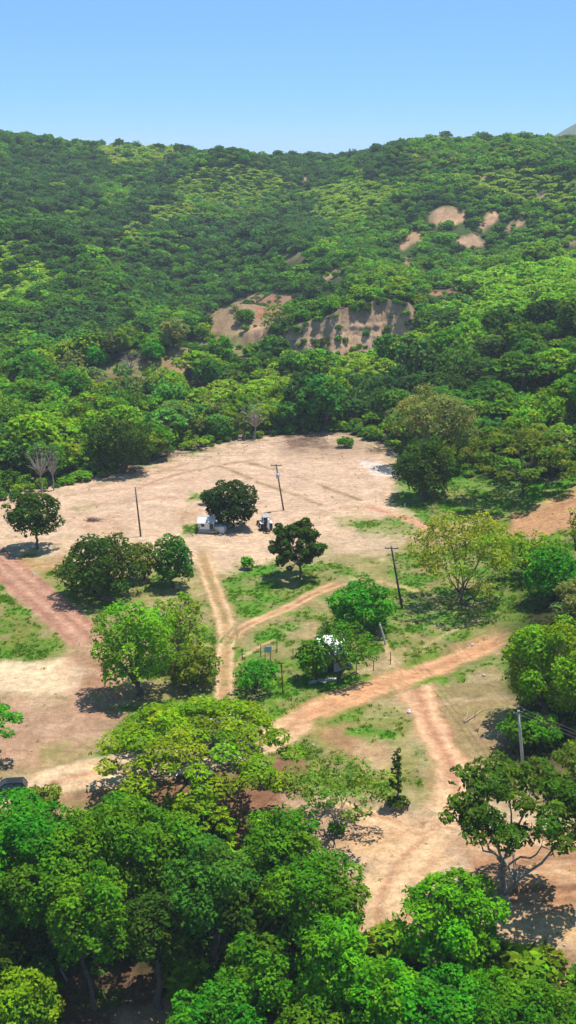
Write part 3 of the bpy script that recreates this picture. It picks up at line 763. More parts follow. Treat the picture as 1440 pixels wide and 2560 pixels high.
def tree_mesh(seed, style, W, z0, z1, off=(0, 0), leaf=.42, nmax=8000, dens=1.0, trunk_r=None, stems=1, fork=None, bare=False, depth=None, tuft=None):
    """crown of width W between heights z0 and z1 over an origin at the foot; returns trunk arrays and crown arrays"""
    r = np.random.default_rng(seed)
    R = W / 2; Hc = max(z1 - z0, .4); D = (depth or W) / 2
    cz = (z0 + z1) / 2; hz = Hc / 2
    ox, oy = off
    lob = []
    if style in ('round', 'dense', 'airy'):
        n = {'round': 40, 'dense': 42, 'airy': 46}[style]
        for i in range(n):
            zz = 1 - 2 * (i + .5) / n; zz = max(zz, -.75) if style != 'airy' else max(zz * .8 + .15, -.6)
            a = i * 2.39996 + r.normal(0, .25); q = math.sqrt(max(0, 1 - zz * zz))
            rad = {'round': r.uniform(.15, .36), 'dense': r.uniform(.22, .34), 'airy': r.uniform(.14, .24)}[style]
            k = (1 - rad * .95) * r.uniform(.66, 1.14)
            lob.append((q * math.cos(a) * R * k, q * math.sin(a) * D * k, cz + zz * hz * k, rad * R, rad * D, min(rad * max(hz, R * .5), rad * R * 1.0)))
        for i in range(7):
            a = r.uniform(0, 6.28); q = r.uniform(0, .45)
            lob.append((q * math.cos(a) * R, q * math.sin(a) * D, cz + r.uniform(-.3, .35) * hz, R * .34, D * .34, hz * .36))
    elif style == 'umbrella':
        n = 62
        for i in range(n):
            q = math.sqrt((i + .5) / n) * .93; a = i * 2.39996 + r.normal(0, .2)
            zz = z0 + Hc * (.93 - .72 * q ** 2.2 - r.uniform(0, .22))
            rad = r.uniform(.10, .19)
            lob.append((q * math.cos(a) * R, q * math.sin(a) * D, zz, rad * R, rad * D, rad * R * .42))
    elif style == 'clump':
        n = 120
        for i in range(n):
            zz = r.uniform(-.75, 1); a = r.uniform(0, 6.28); q = math.sqrt(max(0, 1 - zz * zz)) * r.uniform(.55, 1) ** .5
            rad = r.uniform(.09, .16); k = (1 - rad) * r.uniform(.62, 1.04)
            lob.append((q * math.cos(a) * R * k, q * math.sin(a) * D * k, cz + zz * hz * k, rad * R, rad * D, rad * R * .75))
    elif style == 'column':
        n = 22
        for i in range(n):
            t = (i + .5) / n; a = i * 2.4; q = (.55 if t < .8 else .3) * r.uniform(.4, 1)
            rad = .42 * (1 - .45 * t)
            lob.append((q * math.cos(a) * R, q * math.sin(a) * D, z0 + t * Hc * .93, rad * R, rad * D, rad * R))
    lob = np.array(lob)
    lob[:, 0] += ox; lob[:, 1] += oy
    # ---- leaves
    area = lob[:, 3] * (lob[:, 3] + lob[:, 5]) * 6.28 * (.8 if style != 'airy' else .55)
    cov = {'round': .85, 'dense': 1.1, 'airy': .5, 'umbrella': .95, 'clump': .9, 'column': 1.0}[style] * dens
    la = .55 * leaf * leaf
    N = int(min(nmax, area.sum() * cov / la))
    if bare: N = 0
    pid = r.choice(len(lob), N, p=area / area.sum())
    dv = r.normal(size=(N, 3)); dv[:, 2] += .45
    dv /= np.linalg.norm(dv, axis=1)[:, None] + 1e-9
    ll = lob[pid]
    rr = r.uniform(.55, 1.08, N) ** .7
    # lumpy clumps inside each lobe
    P = ll[:, :3] + dv * ll[:, 3:6] * rr[:, None]
    keep = np.ones(N, bool)
    if N:
        for k in range(len(lob)):
            q = (((P - lob[k, :3]) / (lob[k, 3:6] * .72)) ** 2).sum(1) < 1
            keep &= ~(q & (pid != k))
        gap = fbm(P[:, 0] * 1.0 + P[:, 2] * .7, P[:, 1] + P[:, 2] * .6, max(.25 * R, .5), 2, seed % 97) 
        keep &= (gap > (.26 if style != 'airy' else .34))
        # strays along the outline
    P, dv, pid2 = P[keep], dv[keep], pid[keep]
    N = len(P)
    nrm = dv * np.array([.75, .75, .8]) + np.array([0, 0, .55 if style != 'umbrella' else .9]) + r.normal(0, .42, (N, 3))
    nrm /= np.linalg.norm(nrm, axis=1)[:, None] + 1e-9
    t = np.cross(nrm, r.normal(size=(N, 3))); t /= np.linalg.norm(t, axis=1)[:, None] + 1e-9
    b = np.cross(nrm, t)
    a = leaf * r.uniform(.65, 1.35, N)[:, None]; w = a * r.uniform(.5, .85, N)[:, None]
    V = np.stack([P - t * a * .62, P + b * w * .5 - nrm * a * .14 + t * a * .08, P + t * a * .62 - nrm * a * .1, P - b * w * .5 - nrm * a * .14 + t * a * .08], 1).reshape(-1, 3)
    Fl = np.arange(N * 4).reshape(N, 4)
    lv = r.uniform(.78, 1.22, (len(lob), 1)) * np.ones((1, 3)); lv[:, 0] *= r.uniform(.78, 1.48, len(lob))
    var = lv[pid2] * r.uniform(.62, 1.38, (N, 1)) if N else np.zeros((0, 3))
    var = np.repeat(var, 4, axis=0)
    # ---- trunk and limbs
    TV, TF, nb = [], [], 0
    def addtube(pts, rad, n=6):
        nonlocal nb
        v, f = tube_arrays(np.array(pts), np.array(rad), n)
        TV.append(v); TF.append(np.array(f) + nb); nb += len(v)
    r0 = trunk_r or (.022 * z1 + .012 * W)
    fk = fork if fork is not None else z0 + .12 * Hc
    order = [int(np.argmax(lob[:, 2]))]
    K = min(len(lob), {'umbrella': 11, 'airy': 11, 'clump': 10}.get(style, 8) + (10 if bare else 0))
    dist = np.linalg.norm(lob[:, :3] - lob[order[0], :3], axis=1)
    while len(order) < K:
        j = int(np.argmax(dist)); order.append(j); dist = np.minimum(dist, np.linalg.norm(lob[:, :3] - lob[j, :3], axis=1))
    limbs = []
    stem_tops = []
    for s in range(stems):
        lean = np.array([r.normal(0, .05 * W), r.normal(0, .05 * W), 0]) * (1 if stems == 1 else 1.6)
        b0 = np.array([r.normal(0, r0 * .9) if stems > 1 else 0, r.normal(0, r0 * .9) if stems > 1 else 0, -.6])
        top = np.array([ox * .45, oy * .45, fk]) + lean
        p = bezier(b0, np.array([b0[0] + lean[0] * .2, b0[1] + lean[1] * .2, fk * .55]), top, 7)
        p[1:-1, :2] += r.normal(0, r0 * .35, (5, 2))
        rs = r0 / (1 if stems == 1 else stems ** .5)
        rad = rs * np.array([1.5, 1.12, .98, .9, .84, .78, .7])
        addtube(p, rad, 8); stem_tops.append((top, rs * .7))
    for q, j in enumerate(order):
        top, rt = stem_tops[q % stems]
        e = lob[j, :3]; mid = (top + e) / 2 + np.array([(e[0] - top[0]) * .12, (e[1] - top[1]) * .12, .10 * Hc if style != 'umbrella' else -.02 * Hc])
        p = bezier(top - np.array([0, 0, rt]), mid, e, 8); p[2:-1] += r.normal(0, .012 * W, (5, 3))
        rad = rt * .72 * np.linspace(1, .16, 8)
        addtube(p, rad, 6); limbs.append((p, rad))
    allp = np.concatenate([l[0][2:7] for l in limbs]); allr = np.concatenate([l[1][2:7] for l in limbs])
    for j in range(len(lob)):
        if j in order: continue
        e = lob[j, :3]; k = int(np.argmin(np.linalg.norm(allp - e, axis=1) + np.maximum(0, allp[:, 2] - e[2])))
        p = bezier(allp[k], (allp[k] + e) / 2 + r.normal(0, .02 * W, 3), e, 4)
        addtube(p, allr[k] * .6 * np.linspace(1, .25, 4), 4)
        if bare:
            for _ in range(4):
                e2 = e + r.normal(0, .07 * W, 3) + np.array([0, 0, .05 * Hc])
                addtube(bezier(p[2], (p[2] + e2) / 2, e2, 4), allr[k] * .34 * np.linspace(1, .3, 4), 3)
    return (np.concatenate(TV), np.concatenate(TF)), (V, Fl, var)

def place_tree(name, label, cat, group, tr, cr, loc, tint, bark=None, rotz=0.0, scale=1.0):
    root = link(name, None, None, loc, (0, 0, rotz)); root.scale = (scale,) * 3
    root.empty_display_size = .5
    tag(root, label, cat, group)
    link('trunk', tr, root)
    if cr is not None:
        c = link('crown', cr, root); c.color = (*tint, 1)
    return root

def tree_data(seed, style, **kw):
    bark = kw.pop('bark', M_BARK)
    (tv, tf), (v, f, var) = tree_mesh(seed, style, **kw)
    tr = mesh_np('trunk', tv, tf, 4, bark, None, True)
    cr = mesh_np('crown', v, f, 4, M_LEAF, ('leafvar', var)) if len(v) else None
    return tr, cr

# leaf colours
T_DARK = (.036, .086, .005); T_MANGO = (.024, .058, .007); T_MID = (.060, .185, .004); T_BRIGHT = (.074, .265, .004)
T_LIME = (.130, .255, .004); T_YELLOW = (.175, .260, .010); T_OLIVE = (.092, .155, .008); T_PALE = (.150, .205, .045)
T_BLUE = (.044, .150, .010); T_EMER = (.040, .225, .006)

HERO = []
def hero(name, base, box, style, tint, label, group=None, cat='tree', by_depth=None, **kw):
    bx, br = base; l, rr, t, b = box
    g = ground(bx, br)
    Zd = g[1] * CT - (g[2] - HC) * ST
    s = FPX / Zd
    W = (rr - l) / s * 1.07
    dx = ((l + rr) / 2 - bx) / s
    phi = math.atan2(HC - g[2], g[1])
    zc = float(z_of_row((t + b) / 2, g[1])) - g[2]
    e = (b - t) / 2 / s
    hz2 = e * e - (W / 2 * math.sin(phi) * .9) ** 2
    hz = math.sqrt(max(hz2, (.34 * e) ** 2)) / math.cos(phi)
    z0, z1 = max(zc - hz, .25), zc + hz
    if z1 < z0 + .5: z1 = z0 + .5
    seed = len(HERO) * 7 + 101
    near = FPX / s
    leaf = kw.pop('leaf', .20 + .0014 * near)
    tr, cr = tree_data(seed, style, W=W, z0=z0, z1=z1, off=(dx, 0), leaf=leaf, nmax=int(kw.pop('nmax', 11000) * (1.25 if g[1] < 150 else 1.0)), **kw)
    o = place_tree(name, label, cat, group, tr, cr, tuple(g), tint)
    HERO.append((g[0] + dx, g[1], W / 2))
    return o

hero('shade_tree', (93, 1372), (18, 162, 1220, 1345), 'round', T_DARK, 'round dark tree with a short trunk at the left edge of the clearing', trunk_r=.28, dens=1.4)
hero('shade_tree', (245, 1492), (146, 362, 1330, 1505), 'dense', T_DARK, 'broad dark green tree beside the red road, larger of the dark pair', trunk_r=.4, dens=1.7, nmax=15000)
hero('shade_tree', (362, 1452), (318, 398, 1348, 1450), 'round', T_OLIVE, 'small olive tree squeezed between the two dark trees')
hero('shade_tree', (435, 1468), (380, 490, 1335, 1476), 'dense', T_BLUE, 'blue-green tree of stacked clumps right of the broad dark tree')
hero('leafy_tree', (440, 1655), (365, 522, 1474, 1650), 'airy', T_LIME, 'light lime tree with see-through crown behind the bright tree', bark=M_BARKP, dens=1.8)
hero('leafy_tree', (352, 1738), (230, 440, 1500, 1722), 'round', (.100, .275, .006), 'bright green full-crowned tree standing on a dark patch of shade', dens=1.15)
hero('leafy_tree', (480, 1712), (408, 552, 1608, 1735), 'round', T_OLIVE, 'dark olive tree just left of the sandy wheel ruts')
hero('mango_tree', (580, 1320), (513, 643, 1197, 1314), 'dense', T_MANGO, 'dense dark mango tree shading the small white shed', dens=1.3, trunk_r=.32)
hero('bush', (514, 1262), (499, 531, 1224, 1264), 'round', T_MID, 'little bush left of the dense tree by the white shed', cat='bush')
hero('teak_tree', (752, 1447), (660, 820, 1290, 1436), 'clump', T_DARK, 'dark tree with knobbly open leaf tufts in the middle of the clearing', leaf=.5, dens=2.6, trunk_r=.26)
hero('bush', (617, 1424), (599, 637, 1390, 1422), 'round', T_BRIGHT, 'small bright bush alone on green turf near the track', cat='bush')
hero('shade_tree', (901, 1572), (817, 986, 1449, 1572), 'round', T_EMER, 'rich green domed tree behind the white-roofed hut', dens=1.2)
hero('open_tree', (847, 1702), (792, 936, 1540, 1692), 'airy', T_MID, 'open branching tree in front of the white-roofed hut', dens=1.25, leaf=.36)
hero('open_tree', (793, 1702), (738, 832, 1588, 1704), 'round', T_MID, 'low green tree hugging the left side of the white-roofed hut')
hero('young_tree', (636, 1732), (584, 698, 1644, 1728), 'airy', T_EMER, 'young bright tree between the wheel ruts and the rusty post', dens=1.6)
hero('spreading_tree', (482, 1962), (264, 742, 1714, 1968), 'umbrella', T_LIME, 'wide yellow-green umbrella tree spreading over the dirt road', leaf=.46, nmax=16000, trunk_r=.42, dens=1.0, fork=3.6)
hero('airy_tree', (838, 2076), (708, 972, 1884, 2040), 'airy', (.115, .225, .020), 'thin airy tree with pale slanting stems on the sand', bark=M_BARKP, stems=4, dens=1.35, leaf=.34, trunk_r=.2, fork=2.2)
hero('bush', (840, 2082), (815, 866, 2056, 2090), 'round', T_MID, 'tiny bush at the foot of the pale-stemmed tree', cat='bush')
hero('slim_tree', (992, 2006), (966, 1012, 1868, 1972), 'column', T_DARK, 'slim dark sapling with twin stems beside the pinkish track', stems=2, trunk_r=.14)
hero('bush', (992, 2016), (966, 1022, 1990, 2022), 'round', T_DARK, 'dark bush at the foot of the slim sapling', cat='bush')
hero('forked_tree', (1268, 2256), (1072, 1490, 1872, 2140), 'clump', (.046, .112, .005), 'tall dark tree with grey forked trunk on the sand at right', bark=M_BARKP, stems=3, leaf=.46, nmax=15000, dens=.95, trunk_r=.55, fork=4.2)
hero('leafy_tree', (1122, 2424), (984, 1250, 2164, 2412), 'round', T_BRIGHT, 'bright green tree in front of the forked tree at lower right', nmax=14000, dens=1.1)
hero('airy_tree', (1156, 1512), (1014, 1304, 1264, 1490), 'airy', T_YELLOW, 'large airy yellow-green tree with vase-shaped limbs right of the poles', dens=1.3, leaf=.42, stems=3, trunk_r=.42, fork=1.8, nmax=12000)
hero('shade_tree', (1062, 1246), (984, 1142, 1090, 1246), 'dense', T_DARK, 'rounded dark tree on the green verge at the clearing corner', dens=1.2)
hero('spreading_tree', (1299, 1242), (1150, 1434, 1036, 1206), 'umbrella', T_OLIVE, 'olive flat-topped tree with bare leaning trunk above the orange bank', leaf=.62, nmax=11000, trunk_r=.36, fork=4)
hero('pale_tree', (1075, 1168), (964, 1204, 962, 1120), 'round', T_PALE, 'grey-green billowing tree behind the rounded dark tree')
hero('shade_tree', (1372, 1500), (1304, 1446, 1358, 1512), 'round', T_EMER, 'deep green clump right of the large airy tree')
hero('airy_tree', (1325, 1440), (1240, 1410, 1322, 1440), 'airy', T_LIME, 'light loose tree below the orange bank at right', dens=1.2)
hero('airy_tree', (1450, 1410), (1402, 1520, 1252, 1400), 'airy', T_LIME, 'loose-leaved tree half cut off by the right edge over the bank', dens=1.2)
hero('bush_tree', (1362, 1800), (1238, 1490, 1530, 1790), 'round', T_LIME, 'big rounded yellow-green tree at right above the concrete pole', nmax=13000, dens=1.1)
hero('bush_tree', (1322, 1868), (1248, 1402, 1768, 1872), 'round', T_MID, 'low dark green tree around the foot of the concrete pole')
hero('bush_tree', (1450, 1560), (1380, 1560, 1440, 1600), 'round', T_PALE, 'greyish tree at the right edge above the yellow-green one')
hero('bush_tree', (1440, 1980), (1380, 1580, 1840, 1960), 'round', T_OLIVE, 'olive tree at the right edge behind the forked tree crown')
# lower left and bottom wood
hero('wood_tree', (60, 2330), (-90, 205, 1978, 2230), 'round', T_EMER, 'vivid green tree massed at the left edge below the road', nmax=14000, dens=1.1)
hero('wood_tree', (300, 2330), (168, 424, 1985, 2200), 'round', T_MID, 'mid green tree below the pale road, right of the vivid one', nmax=13000, dens=1.1)
hero('wood_tree', (520, 2160), (418, 590, 1968, 2110), 'umbrella', T_LIME, 'yellow-green tree with layered crown below the umbrella tree', leaf=.36, dens=1.1)
hero('wood_tree', (236, 2520), (124, 350, 2160, 2420), 'round', T_MID, 'mid green tree leaning over the dark gully at lower left', nmax=13000, trunk_r=.26)
hero('wood_tree', (540, 2450), (418, 648, 2104, 2340), 'round', T_BLUE, 'cool green bushy tree in the middle of the lower wood', nmax=13000, dens=1.15)
hero('wood_tree', (690, 2280), (600, 818, 2024, 2215), 'round', T_MID, 'dark topped tree at the sand edge below the airy pale-stemmed tree', nmax=12000)
hero('wood_tree', (770, 2440), (650, 930, 2130, 2360), 'round', T_MID, 'broad mid green tree leaning out over the sand', nmax=14000)
hero('wood_tree', (400, 2520), (300, 480, 2230, 2410), 'round', T_DARK, 'shadowy tree above the brown gully bank', nmax=11000)
hero('wood_tree', (835, 2600), (738, 940, 2290, 2540), 'round', T_BRIGHT, 'brightest green tree top at the lower centre right', nmax=13000)
hero('wood_tree', (640, 2620), (530, 760, 2330, 2560), 'round', T_MID, 'green tree filling the lower centre of the wood', nmax=12000)
hero('wood_tree', (560, 2720), (430, 690, 2440, 2680), 'round', T_EMER, 'bright green tree cut by the bottom edge at centre left', nmax=12000)
hero('wood_tree', (830, 2740), (660, 1000, 2470, 2720), 'round', T_MID, 'green tree cut by the bottom edge at centre', nmax=12000)
hero('wood_tree', (1080, 2680), (940, 1230, 2420, 2660), 'round', T_EMER, 'leafy tree along the bottom edge below the bright tree', nmax=13000)
hero('wood_tree', (1300, 2700), (1170, 1450, 2420, 2640), 'round', T_MID, 'leafy tree along the bottom edge near the right corner', nmax=13000)
hero('wood_tree', (1480, 2740), (1380, 1600, 2480, 2700), 'round', T_EMER, 'leafy tree in the bottom right corner', nmax=10000)
hero('wood_tree', (150, 2420), (20, 290, 2080, 2330), 'round', T_MID, 'full green tree left of centre in the wood below the road', nmax=12000)
hero('wood_tree', (420, 2300), (320, 540, 2030, 2240), 'round', T_MID, 'rounded green tree left of the layered yellow-green one', nmax=11000)
hero('wood_tree', (640, 2480), (560, 740, 2200, 2400), 'round', T_DARK, 'dark tree in the middle of the lower wood right of the cool green one', nmax=10000)
hero('wood_tree', (950, 2680), (860, 1060, 2400, 2600), 'round', T_BRIGHT, 'bright tree along the bottom edge left of the lower right trees', nmax=10000)
hero('wood_tree', (1180, 2560), (1080, 1280, 2400, 2560), 'round', T_BRIGHT, 'bushy tree directly below the bright lower right tree', nmax=10000)
hero('wood_tree', (-20, 2420), (-120, 70, 2160, 2360), 'round', T_MID, 'shaded green tree at the left edge below the vivid one', nmax=9000)
hero('wood_tree', (150, 2400), (60, 200, 2260, 2400), 'round', T_DARK, 'shaded low tree at the head of the brown gully', nmax=8000)
hero('wood_tree', (80, 2640), (-30, 170, 2420, 2620), 'round', T_LIME, 'yellow-green tree in the bottom left corner', nmax=11000)
hero('wood_tree', (10, 2490), (-90, 80, 2320, 2470), 'round', T_DARK, 'dark tree at the left edge above the corner tree', nmax=9000)
hero('wood_tree', (-70, 1920), (-160, 58, 1752, 1850), 'umbrella', T_EMER, 'branch tips of a tree poking in at the left edge', leaf=.34, nmax=6000)
hero('bush', (108, 2012), (56, 160, 1962, 2014), 'round', T_OLIVE, 'rounded olive bush in front of the black car', cat='bush')
hero('bush', (455, 2480), (420, 500, 2390, 2480), 'airy', T_LIME, 'wispy light shrub in the dark gap above the gully', cat='bush', dens=1.2)
hero('bush', (1020, 2390), (990, 1052, 2340, 2400), 'clump', T_DARK, 'small dark shrub at the sand edge left of the bright tree', cat='bush', dens=.9)
hero('bush', (862, 1118), (840, 888, 1092, 1120), 'round', T_MID, 'lone green bush at the far edge of the clearing', cat='bush')
hero('dark_tree', (310, 1182), (212, 388, 1036, 1178), 'dense', T_DARK, 'large dark tree on the far left rim of the clearing')
hero('bare_tree', (105, 1232), (62, 142, 1090, 1200), 'airy', T_DARK, 'leafless grey tree at the wood edge behind the round dark tree', bare=True, bark=M_DEAD, trunk_r=.2)
hero('bare_tree', (135, 1226), (112, 158, 1090, 1200), 'airy', T_DARK, 'thinner leafless tree right beside the grey leafless one', bare=True, bark=M_DEAD, trunk_r=.16)
hero('bare_tree', (330, 935), (292, 368, 866, 928), 'airy', T_DARK, 'pinkish grey bare tree on the grassy shelf in the valley', bare=True, bark=M_DEAD, trunk_r=.3)
hero('bare_tree', (636, 1100), (590, 680, 985, 1080), 'airy', T_DARK, 'bare brown tree in the wood behind the clearing', bare=True, bark=M_DEAD, trunk_r=.25)
hero('valley_tree', (434, 872), (396, 474, 792, 862), 'round', T_PALE, 'solitary dark round tree on the grassy shelf of the valley')

for k, (b_, bx_, st_, t_, lab) in enumerate((
    ((700, 850), (650, 765, 755, 850), 'round', T_MID, 'bushy tree growing in front of the left end of the brown cliff'),
    ((605, 812), (585, 640, 770, 815), 'round', T_MID, 'small tree on the pale bare slope left of the brown cliff'),
    ((508, 850), (482, 530, 805, 846), 'round', T_LIME, 'small light tree at the foot of the pale bare slope'),
    ((800, 880), (770, 860, 840, 885), 'round', T_DARK, 'dark bush at the foot of the brown cliff'),
    ((985, 872), (960, 1030, 840, 880), 'round', T_EMER, 'green tree hiding the right foot of the brown cliff'),
    ((1060, 840), (1030, 1120, 760, 830), 'round', T_MID, 'green tree at the right end of the brown cliff'),
    ((180, 940), (150, 225, 868, 934), 'umbrella', T_PALE, 'pale spreading tree at the left end of the grassy shelf'),
    ((385, 905), (350, 415, 850, 900), 'round', T_EMER, 'green tree beside the bare tree on the grassy shelf'),
    ((250, 925), (215, 270, 862, 918), 'round', T_EMER, 'dark green tree left of the bare tree on the shelf'))):
    hero('valley_tree', b_, bx_, st_, t_, lab, nmax=3500, leaf=.75)
# ------------------------------------------------------------------ forest
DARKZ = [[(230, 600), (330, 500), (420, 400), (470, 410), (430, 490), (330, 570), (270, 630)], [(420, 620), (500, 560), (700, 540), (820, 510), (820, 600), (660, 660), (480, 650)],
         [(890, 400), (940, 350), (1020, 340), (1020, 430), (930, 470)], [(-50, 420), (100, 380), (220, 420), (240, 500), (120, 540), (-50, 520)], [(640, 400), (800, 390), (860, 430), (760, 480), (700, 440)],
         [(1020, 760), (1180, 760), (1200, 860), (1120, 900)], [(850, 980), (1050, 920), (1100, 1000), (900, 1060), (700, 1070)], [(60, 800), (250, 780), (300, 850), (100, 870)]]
PALET = np.array([(.034, .095, .012), (.050, .145, .010), (.074, .195, .008), (.105, .240, .007), (.140, .262, .010), (.052, .185, .020), (.100, .165, .034)])
PROB = np.array([.17, .19, .2, .17, .12, .1, .05])

def bare_weight(x, y, z):
    """1 where the photo shows bare soil among the trees"""
    px, row, Z = project(x, y, z)
    w = np.zeros(x.shape)
    for poly, c, s, fe in PATCH:
        P = np.array(poly)
        if P[:, 1].max() < 1000 and s > .55:
            if P[:, 0].max() == 1060 and P[:, 1].max() == 900: continue
            m = (px > P[:, 0].min() - 8) & (px < P[:, 0].max() + 8) & (row > P[:, 1].min() - 8) & (row < P[:, 1].max() + 36)
            if m.any():
                # a tree just in front of bare soil hides it: keep clear below as well
                for dr in (0, 7, 14, 21, 28):
                    w[m] = np.maximum(w[m], (poly_sd(px[m], row[m] - dr, poly) > -2).astype(float) * (s if dr == 0 else .85))
    return w

def in_forest(x, y, z):
    px, row, Z = project(x, y, z)
    e = np.interp(px, EDGE[:, 0], EDGE[:, 1])
    return (row < e - 2) | (y > 345)

pts = []
def jgrid(y0, y1, sp, xm):
    gy = np.arange(y0, y1, sp)
    out = []
    for k, yy in enumerate(gy):
        half = xm * yy
        gx = np.arange(-half, half, sp) + (k % 2) * sp / 2
        out.append(np.stack([gx, np.full(gx.shape, yy)], 1))
    p = np.concatenate(out); return p + rng.uniform(-.42, .42, p.shape) * sp
near = jgrid(225, 415, 6.6, .36)
far = np.concatenate([jgrid(415, 560, 4.6, .36), jgrid(560, 1050, 3.5, .36)])
extra = jgrid(560, 1000, 2.6, .30)
_z = height(extra[:, 0], extra[:, 1]); _px, _row, _ = project(extra[:, 0], extra[:, 1], _z)
_in = np.zeros(len(extra), bool)
for _poly, _t, _s in [z_ for z_ in ZONES if z_[2] < .8]: _in |= poly_sd(_px, _row, _poly) > 4
far = np.concatenate([far, extra[_in]])
def setup(p):
    x, y = p[:, 0], p[:, 1]; z = height(x, y)
    f = in_forest(x, y, z)
    w = bare_weight(x, y, z)
    f &= rng.uniform(size=len(x)) > w * 1.02
    # cliff face stays clear
    px, row, Z = project(x, y, z)
    d = y - cliff_y(720 + FPX * (x / y))
    f &= ~((px > 690) & (px < 1060) & (d > -26) & (d < 8.5))
    for hx, hy, hr in HERO:
        f &= np.hypot(x - hx, y - hy) > hr * .62
    return x[f], y[f], z[f]

def kind_of(x, y, z, zone_shift=True):
    px, row, Z = project(x, y, z)
    n = len(x)
    clus = fbm(x, y * .7, 46, 3, 7)
    clus = .5 + (clus - .5) * 1.9
    idx = np.clip((rng.uniform(size=n) * .5 + (clus - .24) * .85), 0, .999)
    cum = np.cumsum(PROB) / PROB.sum()
    pal = np.searchsorted(cum, idx).clip(0, len(PALET) - 1)
    tint = PALET[pal] * rng.uniform(.7, 1.3, (n, 1)) * np.array([1.02, 1.08, 1.0])
    tint[:, 0] *= rng.uniform(.85, 1.2, n)
    scl = np.clip(np.exp(rng.normal(-.10, .30, n)), .45, 1.75) * (1.12 - .22 * np.clip(clus, 0, 1))
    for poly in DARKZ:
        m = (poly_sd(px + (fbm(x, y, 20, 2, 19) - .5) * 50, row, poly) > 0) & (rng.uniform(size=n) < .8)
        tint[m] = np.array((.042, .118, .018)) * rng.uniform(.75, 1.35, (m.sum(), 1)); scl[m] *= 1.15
    zone = np.zeros(n, bool)
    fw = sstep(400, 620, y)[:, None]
    tint = tint * (1 - fw + fw * np.array([1.1, 1.14, 1.25]))  # far leaf tints go lighter and bluer: distance haze put into the colour
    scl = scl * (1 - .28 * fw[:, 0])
    for poly, t, s in ZONES:
        sd = poly_sd(px + (fbm(x, y, 20, 2, 9) - .5) * 40, row, poly)
        m = (sd > 0) & (rng.uniform(size=n) < .85)
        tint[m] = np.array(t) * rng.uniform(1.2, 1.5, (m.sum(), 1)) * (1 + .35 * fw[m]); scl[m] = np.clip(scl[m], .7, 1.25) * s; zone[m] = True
    return px, row, Z, tint, scl, pal, zone

# model trees: sized 1 m crown radius ~ real metres, shared by the copies
FSTY = ['round', 'dense', 'umbrella', 'round', 'airy', 'round', 'dense', 'umbrella', 'clump', 'round']
NEARP = []
for i, st in enumerate(FSTY):
    W = [8.2, 7.6, 10.5, 9, 8.4, 7, 8.6, 9.4, 7.8, 8.4][i]; top = [8, 7.4, 7.2, 9, 8.2, 6.6, 8.4, 7.6, 8, 7][i]
    NEARP.append(tree_data(900 + i, st, W=W, z0=top * (.2 if st != 'umbrella' else .5), z1=top, leaf=.66, nmax=3600, dens=1.25))

nx_, ny_, nz_ = setup(near)
px, row, Z, tint, scl, pal, zone = kind_of(nx_, ny_, nz_)
pal = np.where(zone, 4, pal)
# which of them the photo shows largest: in frame, not hidden by ground in front
inf = (px > -60) & (px < 1500)
size = scl / Z
order = np.argsort(-(np.where(inf, size, 0)))
indiv = np.zeros(len(px), bool); indiv[order[:270]] = True
indiv &= inf
HUES = ['dark green', 'deep green', 'mid green', 'leaf green', 'light green', 'cool green', 'grey-green']
SHAPES = {'round': 'rounded', 'dense': 'dense domed', 'umbrella': 'flat-topped', 'airy': 'loose', 'clump': 'tufted'}
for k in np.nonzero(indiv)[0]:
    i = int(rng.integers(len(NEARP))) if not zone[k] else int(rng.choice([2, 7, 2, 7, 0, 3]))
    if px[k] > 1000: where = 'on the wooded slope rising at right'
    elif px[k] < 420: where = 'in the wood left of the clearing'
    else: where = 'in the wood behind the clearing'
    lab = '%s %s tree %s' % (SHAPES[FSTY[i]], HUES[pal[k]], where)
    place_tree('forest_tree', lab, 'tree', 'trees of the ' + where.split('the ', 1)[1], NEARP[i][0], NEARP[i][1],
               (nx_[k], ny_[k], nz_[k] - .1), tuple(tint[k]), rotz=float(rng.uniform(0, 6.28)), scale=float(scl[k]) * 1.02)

# the rest of the wood: one mass
def proto_collection(name, items):
    c = bpy.data.collections.new(name)
    for i, me in enumerate(items):
        o = bpy.data.objects.new('%s_model_%02d' % (name, i), me); c.objects.link(o)
    return c

